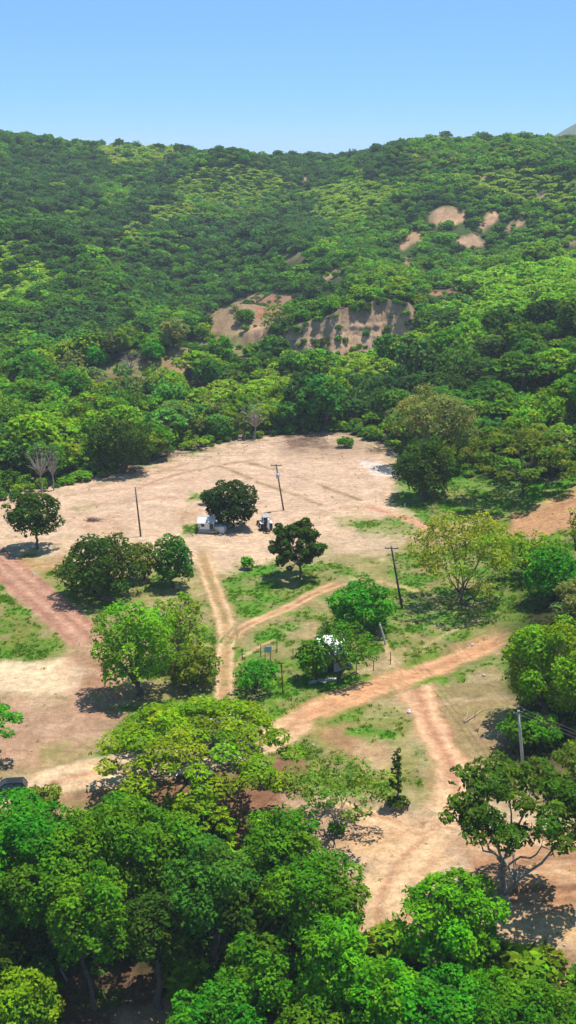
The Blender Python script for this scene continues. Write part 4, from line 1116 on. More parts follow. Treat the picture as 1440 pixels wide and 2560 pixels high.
def scatter(name, P, rot, scl, tint, pid, coll, label, cat):
    me = bpy.data.meshes.new(name); me.vertices.add(len(P)); me.vertices.foreach_set('co', np.ascontiguousarray(P, np.float32).ravel())
    a = me.attributes.new('rot', 'FLOAT_VECTOR', 'POINT'); a.data.foreach_set('vector', np.ascontiguousarray(rot, np.float32).ravel())
    a = me.attributes.new('scl', 'FLOAT_VECTOR', 'POINT'); a.data.foreach_set('vector', np.ascontiguousarray(scl, np.float32).ravel())
    a = me.attributes.new('pid', 'INT', 'POINT'); a.data.foreach_set('value', np.ascontiguousarray(pid, np.int32))
    a = me.attributes.new('tint', 'FLOAT_COLOR', 'POINT')
    t4 = np.ones((len(P), 4), np.float32); t4[:, :3] = tint; a.data.foreach_set('color', t4.ravel())
    o = link(name, me)
    ng = bpy.data.node_groups.new(name, 'GeometryNodeTree')
    ng.interface.new_socket('Geometry', in_out='INPUT', socket_type='NodeSocketGeometry')
    ng.interface.new_socket('Geometry', in_out='OUTPUT', socket_type='NodeSocketGeometry')
    N = ng.nodes; L = ng.links
    gi = N.new('NodeGroupInput'); go = N.new('NodeGroupOutput')
    ci = N.new('GeometryNodeCollectionInfo'); ci.inputs['Collection'].default_value = coll
    ci.inputs['Separate Children'].default_value = True; ci.inputs['Reset Children'].default_value = True
    ip = N.new('GeometryNodeInstanceOnPoints'); ip.inputs['Pick Instance'].default_value = True
    def na(nm, ty):
        q = N.new('GeometryNodeInputNamedAttribute'); q.data_type = ty; q.inputs['Name'].default_value = nm; return q.outputs['Attribute']
    e = N.new('FunctionNodeEulerToRotation'); L.new(na('rot', 'FLOAT_VECTOR'), e.inputs[0])
    L.new(gi.outputs[0], ip.inputs['Points']); L.new(ci.outputs[0], ip.inputs['Instance'])
    L.new(na('pid', 'INT'), ip.inputs['Instance Index']); L.new(e.outputs[0], ip.inputs['Rotation']); L.new(na('scl', 'FLOAT_VECTOR'), ip.inputs['Scale'])
    L.new(ip.outputs[0], go.inputs[0])
    md = o.modifiers.new('scatter', 'NODES'); md.node_group = ng
    tag(o, label, cat, kind='stuff')
    return o

def joined(seed, style, **kw):
    (tv, tf), (v, f, var) = tree_mesh(seed, style, **kw)
    V = np.concatenate([tv, v]); Fq = np.concatenate([tf, f + len(tv)])
    vv = np.concatenate([np.ones((len(tv), 3)), var])
    me = mesh_np('massed_tree', V, Fq, 4, M_BARK, ('leafvar', vv))
    me.materials.append(M_LEAFS)
    mi = np.zeros(len(Fq), np.int32); mi[len(tf):] = 1
    me.polygons.foreach_set('material_index', mi)
    return me
FARP = []
for i, st in enumerate(['round', 'dense', 'umbrella', 'round', 'airy', 'round', 'dense', 'clump']):
    FARP.append(joined(700 + i, st, W=[7.4, 6.4, 8.6, 7.2, 7.4, 6.0, 7.6, 6.8][i], z0=[1.2, 1, 2.8, 1.2, 1.4, 1, 1, 1.4][i], z1=[6.4, 6, 5.6, 7, 6.6, 5, 6.4, 6.6][i], leaf=.85, nmax=1300, dens=1.3))
coll_far = proto_collection('wood', FARP)
fx_, fy_, fz_ = setup(far)
pxf, rowf, Zf, tintf, sclf, palf, zonef = kind_of(fx_, fy_, fz_)
r2 = ~indiv
side_ = jgrid(88, 330, 6.2, .62)
sz_ = height(side_[:, 0], side_[:, 1]); spx, srow, _ = project(side_[:, 0], side_[:, 1], sz_)
m_ = ((spx > 1585) & ~((srow > 1180) & (srow < 1330) & (spx < 1700))) | ((spx < -230) & ((srow > 2040) | (rng.uniform(size=len(spx)) < .12)))
sx_o, sy_o, sz_o = side_[m_, 0], side_[m_, 1], sz_[m_]
_, _, _, st_o, ss_o, _, sd_o = kind_of(sx_o, sy_o, sz_o)
fx_, fy_, fz_ = np.concatenate([fx_, sx_o]), np.concatenate([fy_, sy_o]), np.concatenate([fz_, sz_o])
tintf, sclf, zonef = np.concatenate([tintf, st_o]), np.concatenate([sclf, ss_o * 1.25]), np.concatenate([zonef, sd_o])
PX = np.concatenate([nx_[r2], fx_]); PY = np.concatenate([ny_[r2], fy_]); PZ = np.concatenate([nz_[r2], fz_])
TT = np.concatenate([tint[r2], tintf]); SS = np.concatenate([scl[r2] * 1.12, sclf])
n = len(PX)
rot = np.stack([rng.normal(0, .06, n), rng.normal(0, .06, n), rng.uniform(0, 6.28, n)], 1)
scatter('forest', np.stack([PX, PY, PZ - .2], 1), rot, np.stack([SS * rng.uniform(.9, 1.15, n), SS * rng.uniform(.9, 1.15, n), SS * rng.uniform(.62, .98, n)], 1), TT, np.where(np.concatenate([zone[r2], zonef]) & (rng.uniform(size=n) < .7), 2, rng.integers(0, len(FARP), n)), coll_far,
        'dense green woodland covering the far hills', 'forest')

# undergrowth between the trunks, on the ridge and along the wood edge
BUSH = [joined(760 + i, 'round', W=2.6, z0=.15, z1=1.7, leaf=.42, nmax=420, dens=1.2, trunk_r=.05) for i in range(4)]
coll_b = proto_collection('scrub', BUSH)
pb = np.concatenate([jgrid(230, 345, 3.0, .33), jgrid(345, 470, 4.2, .33), jgrid(470, 1000, 9, .33), jgrid(86, 128, 2.4, .42)])
bx_, by_ = pb[:, 0], pb[:, 1]; bz_ = height(bx_, by_)
pxx, rww, Zz = project(bx_, by_, bz_)
e = np.interp(pxx, EDGE[:, 0], EDGE[:, 1])
okb = ((rww < e - 4) & (by_ > 200)) | ((by_ < 128) & (bz_ < -2.0) & ~((pxx > 110) & (pxx < 430) & (rww > 2400)))
okb |= (pxx > 1290) & (rww > 1440) & (rww < 1840) & (by_ < 230)
bw = bare_weight(bx_, by_, bz_)
okb &= rng.uniform(size=len(bx_)) > bw * .82
d = by_ - cliff_y(720 + FPX * (bx_ / by_))
okb &= ~((pxx > 690) & (pxx < 1060) & (d > -9) & (d < 5))
cp_ = np.concatenate(CLIFF_PLANTS)
bx_, by_, bz_ = np.concatenate([bx_[okb], cp_[:, 0]]), np.concatenate([by_[okb], cp_[:, 1]]), np.concatenate([bz_[okb], cp_[:, 2] - .5]); n = len(bx_)
ss = rng.uniform(.6, 1.5, n) * np.where(by_ < 130, 1.55, 1.0)
scatter('undergrowth', np.stack([bx_, by_, bz_ - .05], 1), np.stack([np.zeros(n), np.zeros(n), rng.uniform(0, 6.28, n)], 1), np.stack([ss, ss, ss * rng.uniform(.7, 1.3, n)], 1),
        PALET[rng.integers(0, 6, n)] * rng.uniform(.8, 1.25, (n, 1)), rng.integers(0, 4, n), coll_b, 'tangled green undergrowth beneath and between the trees', 'undergrowth')

# weeds and grass on the clearing
def tuft(seed, nb, h, w, spread):
    r = np.random.default_rng(seed); V = []; Fq = []; var = []
    for i in range(nb):
        a = r.uniform(0, 6.28); q = r.uniform(0, spread); b = np.array([math.cos(a) * q, math.sin(a) * q, -.02])
        l = np.array([math.cos(a) * r.uniform(.1, .6), math.sin(a) * r.uniform(.1, .6), 1.0]) * h * r.uniform(.6, 1.2)
        t = np.array([-math.sin(a), math.cos(a), 0]) * w
        k = len(V); V += [b - t, b + t, b + l * .6 + t * 1.2, b + l - t * .2]; Fq.append((k, k + 1, k + 2, k + 3))
        var += [np.ones(3) * r.uniform(.7, 1.3)] * 4
    return mesh_np('tuft', np.array(V), np.array(Fq), 4, M_LEAFS, ('leafvar', np.array(var)))
TUFTS = [tuft(i, 18, .13, .05, .32) for i in range(3)] + [tuft(10 + i, 14, .22, .06, .3) for i in range(2)]
coll_t = proto_collection('weed', TUFTS)
cx = rng.uniform(-80, 80, 150000); cyy = rng.uniform(96, 315, 150000)
cz = height(cx, cyy); gc = ground_colour(cx, cyy, cz)
pxx, rww, Zz = project(cx, cyy, cz)
green = (gc[:, 1] / (gc[:, 0] + 1e-6))
pr = sstep(.78, 1.35, green) * .75 + .004
pr *= .35 + 1.3 * sstep(.4, .65, fbm(cx, cyy, 4, 3, 44))
ok = (rng.uniform(size=len(cx)) < pr * .8) & (pxx > -150) & (pxx < 1600) & (rww > np.interp(pxx, EDGE[:, 0], EDGE[:, 1]) - 20)
def near_road(px, row):
    m = np.zeros(px.shape, bool)
    for pl, hw in (([(1290, 1590), (1130, 1655), (880, 1742), (770, 1790), (690, 1845), (480, 1890), (60, 1975), (-120, 2010)], 34), ([(-90, 1340), (120, 1510), (240, 1620)], 38),
                   ([(500, 1372), (540, 1490), (562, 1550), (562, 1800)], 22), ([(570, 1610), (660, 1545), (870, 1452)], 17), ([(1030, 1690), (1068, 1800), (1160, 2010)], 40)):
        for a, b in zip(pl[:-1], pl[1:]): m |= seg_dist(px, row, a, b) < hw
    return m
ok &= ~near_road(pxx, rww)
cx, cyy, cz, gc, green = cx[ok], cyy[ok], cz[ok], gc[ok], green[ok]; n = len(cx)
tt = gc * np.array([.95, 1.3, .6]) * rng.uniform(.75, 1.25, (n, 1)) + np.array([.015, .035, .0])
ss = rng.uniform(.6, 1.5, n)
scatter('grass', np.stack([cx, cyy, cz], 1), np.stack([np.zeros(n), np.zeros(n), rng.uniform(0, 6.28, n)], 1), np.stack([ss] * 3, 1), tt, rng.integers(0, 5, n), coll_t,
        'thin grass and weeds in patches over the clearing', 'grass')

# stones and clods
def stone_mesh(seed, mat_):
    import bmesh
    r = random.Random(seed); bm = bmesh.new(); bmesh.ops.create_icosphere(bm, subdivisions=1, radius=.5)
    for v in bm.verts: v.co *= r.uniform(.7, 1.2); v.co.z *= .65
    me = bpy.data.meshes.new('stone'); bm.to_mesh(me); bm.free(); me.materials.append(mat_); return me
M_STONE = simple('stone', (.36, .30, .25), .9, 0, .35, 6, .3)
M_CLOD = simple('clod', (.26, .17, .115), .95, 0, .35, 6, .3)
STONES = [stone_mesh(i, M_STONE if i < 3 else M_CLOD) for i in range(6)]
coll_s = proto_collection('pebble', STONES)
sx = rng.uniform(-80, 80, 16000); sy = rng.uniform(92, 312, 16000)
sz = height(sx, sy); pxx, rww, Zz = project(sx, sy, sz)
e = np.interp(pxx, EDGE[:, 0], EDGE[:, 1])
rim = np.exp(-((rww - e - 8) / 14) ** 2) * ((pxx < 1000))
bank = ((pxx > 1080) & (rww > 2330) & (rww < 2470)) | ((pxx > 860) & (pxx < 1000) & (rww > 1180) & (rww < 1210))
rd = np.zeros(len(sx))
for a, b in (((690, 1740), (1230, 1560)), ((740, 1800), (1000, 1740)), ((700, 1500), (1000, 1600))):
    rd = np.maximum(rd, np.exp(-(seg_dist(pxx, rww, a, b) / 14) ** 2))
keep = (rng.uniform(size=len(sx)) < .07 + .75 * rim + .6 * bank + .25 * rd) & ~near_road(pxx, rww) & (pxx > -100) & (pxx < 1560) & (rww > e - 12)
sx, sy, sz = sx[keep], sy[keep], sz[keep]; n = len(sx)
ss = .12 + .38 * rng.uniform(size=n) ** 3 + .18 * rim[keep]
scatter('stones', np.stack([sx, sy, sz], 1), rng.uniform(0, 6.28, (n, 3)) * np.array([.05, .05, 1]), np.stack([ss] * 3, 1), np.ones((n, 3)), rng.integers(0, 6, n), coll_s,
        'scattered small stones and clods over the bare soil', 'stones')
#@@OBJECTS
# ------------------------------------------------------------------ man-made things
M_WOOD = simple('grey_wood', (.115, .09, .07), .9, 0, .35, 5, .4)
M_WOODD = simple('dark_wood', (.05, .038, .03), .9, 0, .35, 5, .4)
M_RUST = simple('rusty_steel', (.20, .085, .03), .85, 0, .4, 6, .2)
M_CONC = simple('concrete', (.42, .41, .38), .85, 0, .2, 3, .2)
M_STEEL = simple('galvanised_steel', (.45, .47, .48), .45, .5, .2, 5)
M_GREY = simple('grey_paint', (.30, .32, .34), .5, .2, .15, 5)
M_WIRE = simple('wire', (.16, .15, .13), .5, .4)
M_WHITE = simple('white_wall', (.74, .74, .72), .8, 0, .14, 1.5, .1)
M_WHITEP = simple('white_paint', (.78, .78, .77), .4, 0, .08, 3)
M_ROOF = simple('sheet_roof', (.58, .56, .52), .55, .1, .35, 1.6, .1)
M_ROOFW = simple('white_roof', (.80, .80, .80), .5, .05, .06, 1.5)
M_BLOCK = simple('grey_block', (.33, .32, .30), .9, 0, .2, 4, .3)
M_DOOR = simple('door_wood', (.07, .05, .04), .8, 0, .2, 4)
M_BLACK = simple('black_paint', (.012, .012, .013), .25, 0)
M_RUB = simple('rubber', (.018, .018, .018), .85, 0)
M_GLASS = simple('tinted_glass', (.03, .045, .055), .06, 0)
M_BLUEGL = simple('bright_glass', (.30, .42, .52), .08, .3)
M_YEL = simple('yellow_paint', (.50, .34, .03), .5, 0, .15, 4)
M_BLUE = simple('blue_plastic', (.03, .10, .42), .45, 0, .1, 4)
M_DARKGREY = simple('dark_grey_paint', (.04, .045, .05), .3, .2)
M_CHROME = simple('rim_metal', (.5, .5, .5), .3, .8)
M_RED = simple('lamp_red', (.35, .02, .02), .3)
M_LAMP = simple('lamp_clear', (.75, .75, .7), .2)
M_BRUSH = simple('dry_brush', (.17, .115, .085), .95, 0, .3, 4)

def empty(name, loc, rz=0.0):
    return link(name, None, None, tuple(loc), (0, 0, rz))

def at_height(px, row, y):
    z = float(z_of_row(row, y)); Z = y * CT - (z - HC) * ST
    return np.array([(px - 720) / FPX * Z, y, z])

def utility_pole(base, top, r, m, label, arm=None, drum=False, armdir=0.0):
    g = ground(*base); t = at_height(top[0], top[1], g[1]) - g
    root = empty('utility_pole', g); tag(root, label, 'utility pole', 'utility poles')
    MB().tube([(-t[0] * .06, 0, -t[2] * .06), t * .33, t * .66, t], [r * 1.25, r * 1.12, r, r * .82], 10).build('pole', m, root, True)
    ends = []
    if arm:
        c = t * .975; ca, sa = math.cos(armdir), math.sin(armdir)
        MB().box((c[0], c[1] - r - .06, c[2]), (arm, .12, .14), rz=armdir).build('crossarm', M_WOODD, root)
        for k in (-.9, 0, .9):
            p = c + np.array([ca * k * arm / 2, sa * k * arm / 2 - r - .06, .07])
            MB().tube([p, p + np.array([0, 0, .1]), p + np.array([0, 0, .22])], [.05, .075, .04], 8).build('insulator', M_GREY, root, True)
            ends.append(g + p + np.array([0, 0, .22]))
        for k in (-1, 1):
            a = c + np.array([ca * k * arm * .33, sa * k * arm * .33 - r - .02, -.05]); b = t * .91 + np.array([0, -r, 0])
            MB().tube([a, b], .03, 5).build('brace', M_STEEL, root)
    else:
        ends = [g + t]
    if drum:
        c = t * .76 + np.array([0, -r - .42, 0])
        d = MB().tube([c + np.array([0, 0, -.5]), c + np.array([0, 0, -.45]), c + np.array([0, 0, .42]), c + np.array([0, 0, .5])], [.3, .36, .36, .26], 14).build('transformer', M_STEEL, root, True)
        MB().tube([c + np.array([.12, 0, .48]), c + np.array([.12, 0, .78])], [.06, .045], 7).build('bushing', M_GREY, d, True)
        MB().tube([c + np.array([-.12, 0, .48]), c + np.array([-.12, 0, .78])], [.06, .045], 7).build('bushing', M_GREY, d, True)
        MB().box(c + np.array([0, .3, 0]), (.24, .3, .5)).build('bracket', M_STEEL, root)
    return ends

eA = utility_pole((352, 1342), (338, 1218), .15, M_WOOD, 'plain leaning wooden pole left of the white shed')
eB = utility_pole((709, 1276), (690, 1160), .15, M_WOOD, 'wooden pole carrying a grey transformer behind the backhoe', arm=2.3, drum=True, armdir=.1)
eC = utility_pole((1005, 1521), (978, 1366), .16, M_WOODD, 'dark leaning pole with crossarm left of the large airy tree', arm=2.2, armdir=-.1)
eD = utility_pole((1308, 1925), (1296, 1776), .17, M_CONC, 'pale concrete pole rising from the low dark tree at right', arm=1.7, armdir=.5)

def wire(a, b, sag, label, r=.018):
    t = np.linspace(0, 1, 25)[:, None]
    p = a * (1 - t) + b * t; p[:, 2] -= (sag * 4 * t * (1 - t))[:, 0]
    o = MB().tube(p - p[0], r, 4).build('power_line', M_WIRE, None, False, tuple(p[0]))
    tag(o, label, 'power line', 'power lines')
W3 = ['left', 'middle', 'right']
for k in range(3):
    wire(eC[k], eD[k], 2.6, W3[k] + ' wire sagging from the dark leaning pole to the concrete pole', .02)
    wire(eB[k], eC[k], 2.2, W3[k] + ' wire from the transformer pole to the dark leaning pole', .012)
    wire(eD[k], eD[k] + np.array([34, -26, -1.0]), 1.2, W3[k] + ' wire running off to the right from the concrete pole')

# --- small white shed
def corrugated(w, d, t, n, amp=.03):
    v = []; k = n * 4 + 1
    for i in range(k):
        x = -w / 2 + w * i / (k - 1); z = amp * math.sin(i * math.pi / 2)
        v += [(x, -d / 2, z), (x, d / 2, z), (x, -d / 2, z - t), (x, d / 2, z - t)]
    f = []
    for i in range(k - 1):
        a = i * 4; b = a + 4
        f += [(a, b, b + 1, a + 1), (a + 2, a + 3, b + 3, b + 2), (a, a + 2, b + 2, b), (a + 1, b + 1, b + 3, a + 3)]
    f += [(0, 1, 3, 2), (k * 4 - 4, k * 4 - 2, k * 4 - 1, k * 4 - 3)]
    return v, f

def sheet(parent, name, c, w, d, tilt, m, rz=0.0, t=.02):
    v, f = corrugated(w, d, t, 6)
    mb = MB(); mb.add(v, f)
    return mb.build(name, m, parent, False, c, (tilt, 0, rz))

g = ground(528, 1334)
sh = empty('white_shed', g + np.array([0, 1.2, 0]), -.10)
sh.scale = (.9, .9, .95)
tag(sh, 'small white shed with pale sheet roof under the dense mango tree', 'shed')
MB().box((-1.0, -1.35, .45), (3.4, .16, 1.0)).box((-2.62, .2, .45), (.16, 2.94, 1.0)).box((.62, .2, .45), (.16, 2.94, 1.0)).box((-1.0, 1.75, .45), (3.4, .16, 1.0)).build('block_base', M_BLOCK, sh)
MB().box((-1.42, -1.34, 1.65), (2.56, .14, 1.4)).box((-2.61, .2, 1.65), (.14, 2.9, 1.4)).box((.61, .2, 1.65), (.14, 2.9, 1.4)).box((-1.0, 1.74, 1.65), (3.36, .14, 1.4)).build('wall', M_WHITE, sh)
for sx_ in (-2.61, .61):
    MB().add([(sx_ - .06, -1.35, 2.35), (sx_ + .06, -1.35, 2.35), (sx_ + .06, 1.78, 2.35), (sx_ - .06, 1.78, 2.35), (sx_ - .06, .2, 3.2), (sx_ + .06, .2, 3.2)],
             [(0, 1, 5, 4), (2, 3, 4, 5), (0, 4, 3), (1, 2, 5), (0, 3, 2, 1)]).build('gable', M_WHITE, sh)
dr = MB().box((.16, -1.37, 1.05), (.78, .08, 2.0)).build('door', M_DOOR, sh)
MB().tube([(.42, -1.44, 1.0), (.42, -1.5, 1.0)], .035, 6).build('handle', M_STEEL, dr)
ang = math.atan2(.9, 1.75)
for k in range(4):
    xk = -2.45 + k * .96
    sheet(sh, 'roof_sheet', (xk, -.78, 2.82 + .012 * (k % 2)), 1.02, 2.35, ang, M_ROOF)
    sheet(sh, 'roof_sheet', (xk, 1.18, 2.82 + .012 * (k % 2)), 1.02, 2.35, -ang, M_ROOF)
MB().box((-1.0, .2, 3.30), (4.0, .3, .05)).build('ridge_cap', M_ROOF, sh)
MB().box((1.9, -1.0, .7), (2.4, .12, 1.4)).box((3.04, .1, .7), (.12, 2.1, 1.4)).box((1.9, 1.2, .7), (2.4, .12, 1.4)).build('annex_wall', M_WHITE, sh)
for k in range(3):
    sheet(sh, 'annex_roof_sheet', (1.15 + k * .86, .05, 1.62 + .012 * (k % 2)), .92, 2.9, .10, M_ROOF)
for p in ((.8, -1.3), (3.1, -1.3)):
    MB().tube([(p[0], p[1], 0), (p[0], p[1], 1.5)], .05, 6).build('post', M_WOOD, sh)
MB().box((-1.7, -1.44, 1.75), (.7, .05, .6)).build('window', M_GLASS, sh)

def thing_mesh(name, mb, m, label, cat, loc, rz=0.0, group=None, smooth=False):
    o = mb.build(name, m, None, smooth, tuple(loc), (0, 0, rz)); tag(o, label, cat, group); return o

# planks leaning on the shed
for k, (a, b, lab) in enumerate((((483, 1342), (470, 1322), 'longer dark plank propped left of the white shed'), ((490, 1338), (499, 1316), 'shorter dark plank leaning on the white shed corner'))):
    p = ground(*a); q = at_height(b[0], b[1], p[1] + .2) - p
    thing_mesh('plank', MB().tube([(0, 0, 0), tuple(q)], [.07, .06], 5), M_DOOR, lab, 'plank', p, 0, 'planks beside the shed')
# yellow barrow
p = ground(537, 1335)
wb = empty('wheelbarrow', p, .3); tag(wb, 'yellow wheelbarrow parked at the shed door', 'wheelbarrow')
MB().add([(-.55, -.28, .35), (.4, -.22, .3), (.4, .22, .3), (-.55, .28, .35), (-.8, -.42, .72), (.65, -.36, .68), (.65, .36, .68), (-.8, .42, .72)], [(0, 3, 2, 1), (0, 1, 5, 4), (1, 2, 6, 5), (2, 3, 7, 6), (3, 0, 4, 7)]).build('tray', M_YEL, wb)
MB().tube([(.75, -.06, .2), (.75, .06, .2)], [.2, .2], 12).build('wheel', M_RUB, wb)
for sy_ in (-1, 1):
    MB().tube([(.75, sy_ * .09, .2), (-.4, sy_ * .25, .36), (-1.3, sy_ * .3, .6)], .025, 6).build('handle', M_STEEL, wb)
    MB().tube([(-.35, sy_ * .24, .36), (-.45, sy_ * .26, 0)], .022, 5).build('leg', M_STEEL, wb)
# plastic chairs
for k, (px_, r_, a_, lab) in enumerate(((556, 1331, .4, 'white plastic chair beside the wheelbarrow, left of two'), (563, 1329, -.7, 'white plastic chair under the mango tree, right of two'))):
    ch = empty('plastic_chair', ground(px_, r_), a_); tag(ch, lab, 'chair', 'plastic chairs at the shed')
    MB().box((0, 0, .43), (.46, .46, .04)).build('seat', M_WHITEP, ch)
    MB().box((0, .23, .68), (.44, .04, .46), rx=-.12).build('backrest', M_WHITEP, ch)
    for sx_ in (-.19, .19):
        for sy_ in (-.19, .19):
            MB().tube([(sx_ * 1.1, sy_ * 1.1, 0), (sx_, sy_, .42)], .022, 5).build('leg', M_WHITEP, ch)

# --- backhoe loader, digging arm towards the camera
def wheel(parent, c, r, w, hub=M_WHITEP):
    t = MB().tube([(c[0] - w / 2, c[1], c[2]), (c[0] - w * .42, c[1], c[2]), (c[0] + w * .42, c[1], c[2]), (c[0] + w / 2, c[1], c[2])], [r * .86, r, r, r * .86], 18).build('wheel', M_RUB, parent)
    MB().tube([(c[0] - w * .53, c[1], c[2]), (c[0] + w * .53, c[1], c[2])], r * .52, 12).build('rim', hub, t)
p = ground(664, 1332)
bh = empty('backhoe_loader', p + np.array([0, 2.2, 0]), .22)
tag(bh, 'white backhoe tractor with black cab parked right of the mango tree', 'backhoe')
MB().box((0, .4, .95), (.95, 4.2, .5)).box((0, -1.5, .8), (1.4, .5, .5)).build('chassis', M_BLACK, bh, bevel=.05)
MB().box((0, 2.0, 1.45), (.95, 1.7, .75), taper=.92).build('hood', M_WHITEP, bh, bevel=.08)
for sx_ in (-1, 1):
    wheel(bh, (sx_ * .95, -.35, .78), .78, .5); wheel(bh, (sx_ * .85, 2.3, .5), .5, .36)
    MB().add([(sx_ * .68, -1.1, 1.55), (sx_ * 1.22, -1.1, 1.5), (sx_ * 1.22, .4, 1.5), (sx_ * .68, .4, 1.6), (sx_ * .68, -1.1, 1.66), (sx_ * 1.22, -1.1, 1.6), (sx_ * 1.22, .4, 1.6), (sx_ * .68, .4, 1.7)],
             [(0, 3, 2, 1), (4, 5, 6, 7), (0, 1, 5, 4), (1, 2, 6, 5), (2, 3, 7, 6), (3, 0, 4, 7)]).build('fender', M_WHITEP, bh)
    for yy_ in (-.75, .85):
        MB().tube([(sx_ * .68, yy_, 1.2), (sx_ * .64, yy_ * .9, 2.72)], .05, 6).build('cab_post', M_WHITEP, bh)
    MB().tube([(sx_ * .6, .9, 1.75), (sx_ * .62, 2.4, 1.35), (sx_ * .62, 3.5, .55)], [.1, .1, .09], 6).build('loader_arm', M_WHITEP, bh)
    MB().tube([(sx_ * .55, -2.2, .9), (sx_ * 1.1, -2.5, .05)], [.09, .08], 6).build('stabiliser', M_BLACK, bh)
MB().box((0, .05, 2.77), (1.5, 1.85, .12)).build('cab_roof', M_GREY, bh, bevel=.04)
MB().box((0, .86, 2.1), (1.15, .03, 1.1)).build('windscreen', M_GLASS, bh)
MB().box((0, -.05, 1.5), (.55, .55, .16)).box((0, -.32, 1.85), (.55, .14, .65)).build('seat', M_BLACK, bh)
MB().add([(-1.15, 3.4, .1), (1.15, 3.4, .1), (1.15, 4.2, .12), (-1.15, 4.2, .12), (-1.15, 3.3, .9), (1.15, 3.3, .9), (1.15, 3.45, .95), (-1.15, 3.45, .95)],
         [(0, 1, 2, 3), (0, 4, 5, 1), (4, 7, 6, 5), (0, 3, 7, 4), (1, 5, 6, 2)]).build('loader_bucket', M_BLACK, bh)
MB().add([(-.14, -2.0, .9), (.14, -2.0, .9), (.14, -1.75, .9), (-.14, -1.75, .9), (-.12, -2.75, 2.9), (.12, -2.75, 2.9), (.12, -2.45, 3.0), (-.12, -2.45, 3.0)],
         [(0, 3, 2, 1), (4, 5, 6, 7), (0, 1, 5, 4), (1, 2, 6, 5), (2, 3, 7, 6), (3, 0, 4, 7)]).build('boom', M_WHITEP, bh)
MB().add([(-.1, -2.85, 2.95), (.1, -2.85, 2.95), (.1, -2.45, 2.95), (-.1, -2.45, 2.95), (-.08, -3.1, 1.0), (.08, -3.1, 1.0), (.08, -2.9, 1.0), (-.08, -2.9, 1.0)],
         [(0, 1, 2, 3), (4, 7, 6, 5), (0, 4, 5, 1), (1, 5, 6, 2), (2, 6, 7, 3), (3, 7, 4, 0)]).build('dipper', M_WHITEP, bh)
MB().add([(-.3, -3.2, 1.0), (.3, -3.2, 1.0), (.3, -2.75, .95), (-.3, -2.75, .95), (-.3, -3.1, .35), (.3, -3.1, .35), (.3, -2.6, .3), (-.3, -2.6, .3)],
         [(0, 1, 2, 3), (0, 4, 5, 1), (4, 7, 6, 5), (0, 3, 7, 4), (1, 5, 6, 2)]).build('digging_bucket', M_RUST, bh)
MB().tube([(.0, -1.9, 1.3), (.0, -2.45, 2.2)], .06, 6).build('ram', M_STEEL, bh)
MB().tube([(.42, 2.3, 1.8), (.42, 2.3, 2.5)], .05, 7).build('exhaust', M_BLACK, bh)

# --- white-roofed hut behind the open trees
g = ground(828, 1672)
hut = empty('white_roofed_hut', g, .12); tag(hut, 'small hut with bright white roof half hidden by open trees', 'hut')
MB().box((0, -1.3, 1.5), (3.2, .12, 3.0)).box((-1.6, .2, 1.5), (.12, 3.1, 3.0)).box((1.6, .2, 1.5), (.12, 3.1, 3.0)).box((0, 1.75, 1.5), (3.2, .12, 3.0)).build('wall', simple('hut_wall', (.50, .52, .54), .8, 0, .15, 2), hut)
MB().box((-.3, -1.38, 1.0), (.9, .06, 2.0)).build('door', M_DARKGREY, hut)
wd = MB().box((.85, -1.38, 1.7), (.7, .05, .7)).build('window', M_GLASS, hut)
MB().box((.85, -1.40, 1.32), (.8, .1, .06)).build('sill', M_CONC, wd)
for k in range(4):
    sheet(hut, 'roof_sheet', (-1.5 + k * 1.0, -.1, 3.75 + .012 * (k % 2)), 1.06, 4.6, .26, M_ROOFW)
for sx_ in (-1.6, 1.6):
    MB().add([(sx_ - .05, -1.34, 3.0), (sx_ + .05, -1.34, 3.0), (sx_ + .05, 1.8, 3.0), (sx_ - .05, 1.8, 3.0), (sx_ - .05, 1.8, 4.1), (sx_ + .05, 1.8, 4.1), (sx_ - .05, -1.34, 3.3), (sx_ + .05, -1.34, 3.3)],
             [(0, 3, 2, 1), (0, 1, 7, 6), (2, 3, 4, 5), (6, 7, 5, 4), (0, 6, 4, 3), (1, 2, 5, 7)]).build('gable', M_WHITE, hut)
# blue drums
for k, (px_, r_, lab) in enumerate(((856, 1676, 'blue plastic drum at the hut corner, left of the pair'), (873, 1674, 'blue plastic drum at the hut corner, right of the pair'))):
    d = empty('blue_drum', ground(px_, r_)); tag(d, lab, 'drum', 'blue drums by the hut')
    MB().tube([(0, 0, 0), (0, 0, .05), (0, 0, .3), (0, 0, .33), (0, 0, .6), (0, 0, .63), (0, 0, .9), (0, 0, .95)], [.34, .38, .38, .4, .38, .4, .38, .32], 16).build('body', M_BLUE, d, True)
    MB().tube([(0, 0, .951), (0, 0, .99)], [.33, .31], 16).build('lid', M_WHITEP, d)
# pale slabs on the ground in front of the hut
sp = empty('slab_pile', ground(808, 1706)); tag(sp, 'pale loose slabs lying under the trees before the hut', 'slabs')
for k, (dx_, dy_, a_) in enumerate(((-1.6, -.2, .3), (-.5, .3, -.2), (.5, .1, .5), (1.3, .4, .1), (.1, -.4, .9))):
    MB().box((0, 0, 0), (1.3, .8, .07), ry=.06 * (k - 2)).build('slab', M_CONC, sp, False, (dx_, dy_, .1 + .05 * k), (.05, 0, a_))

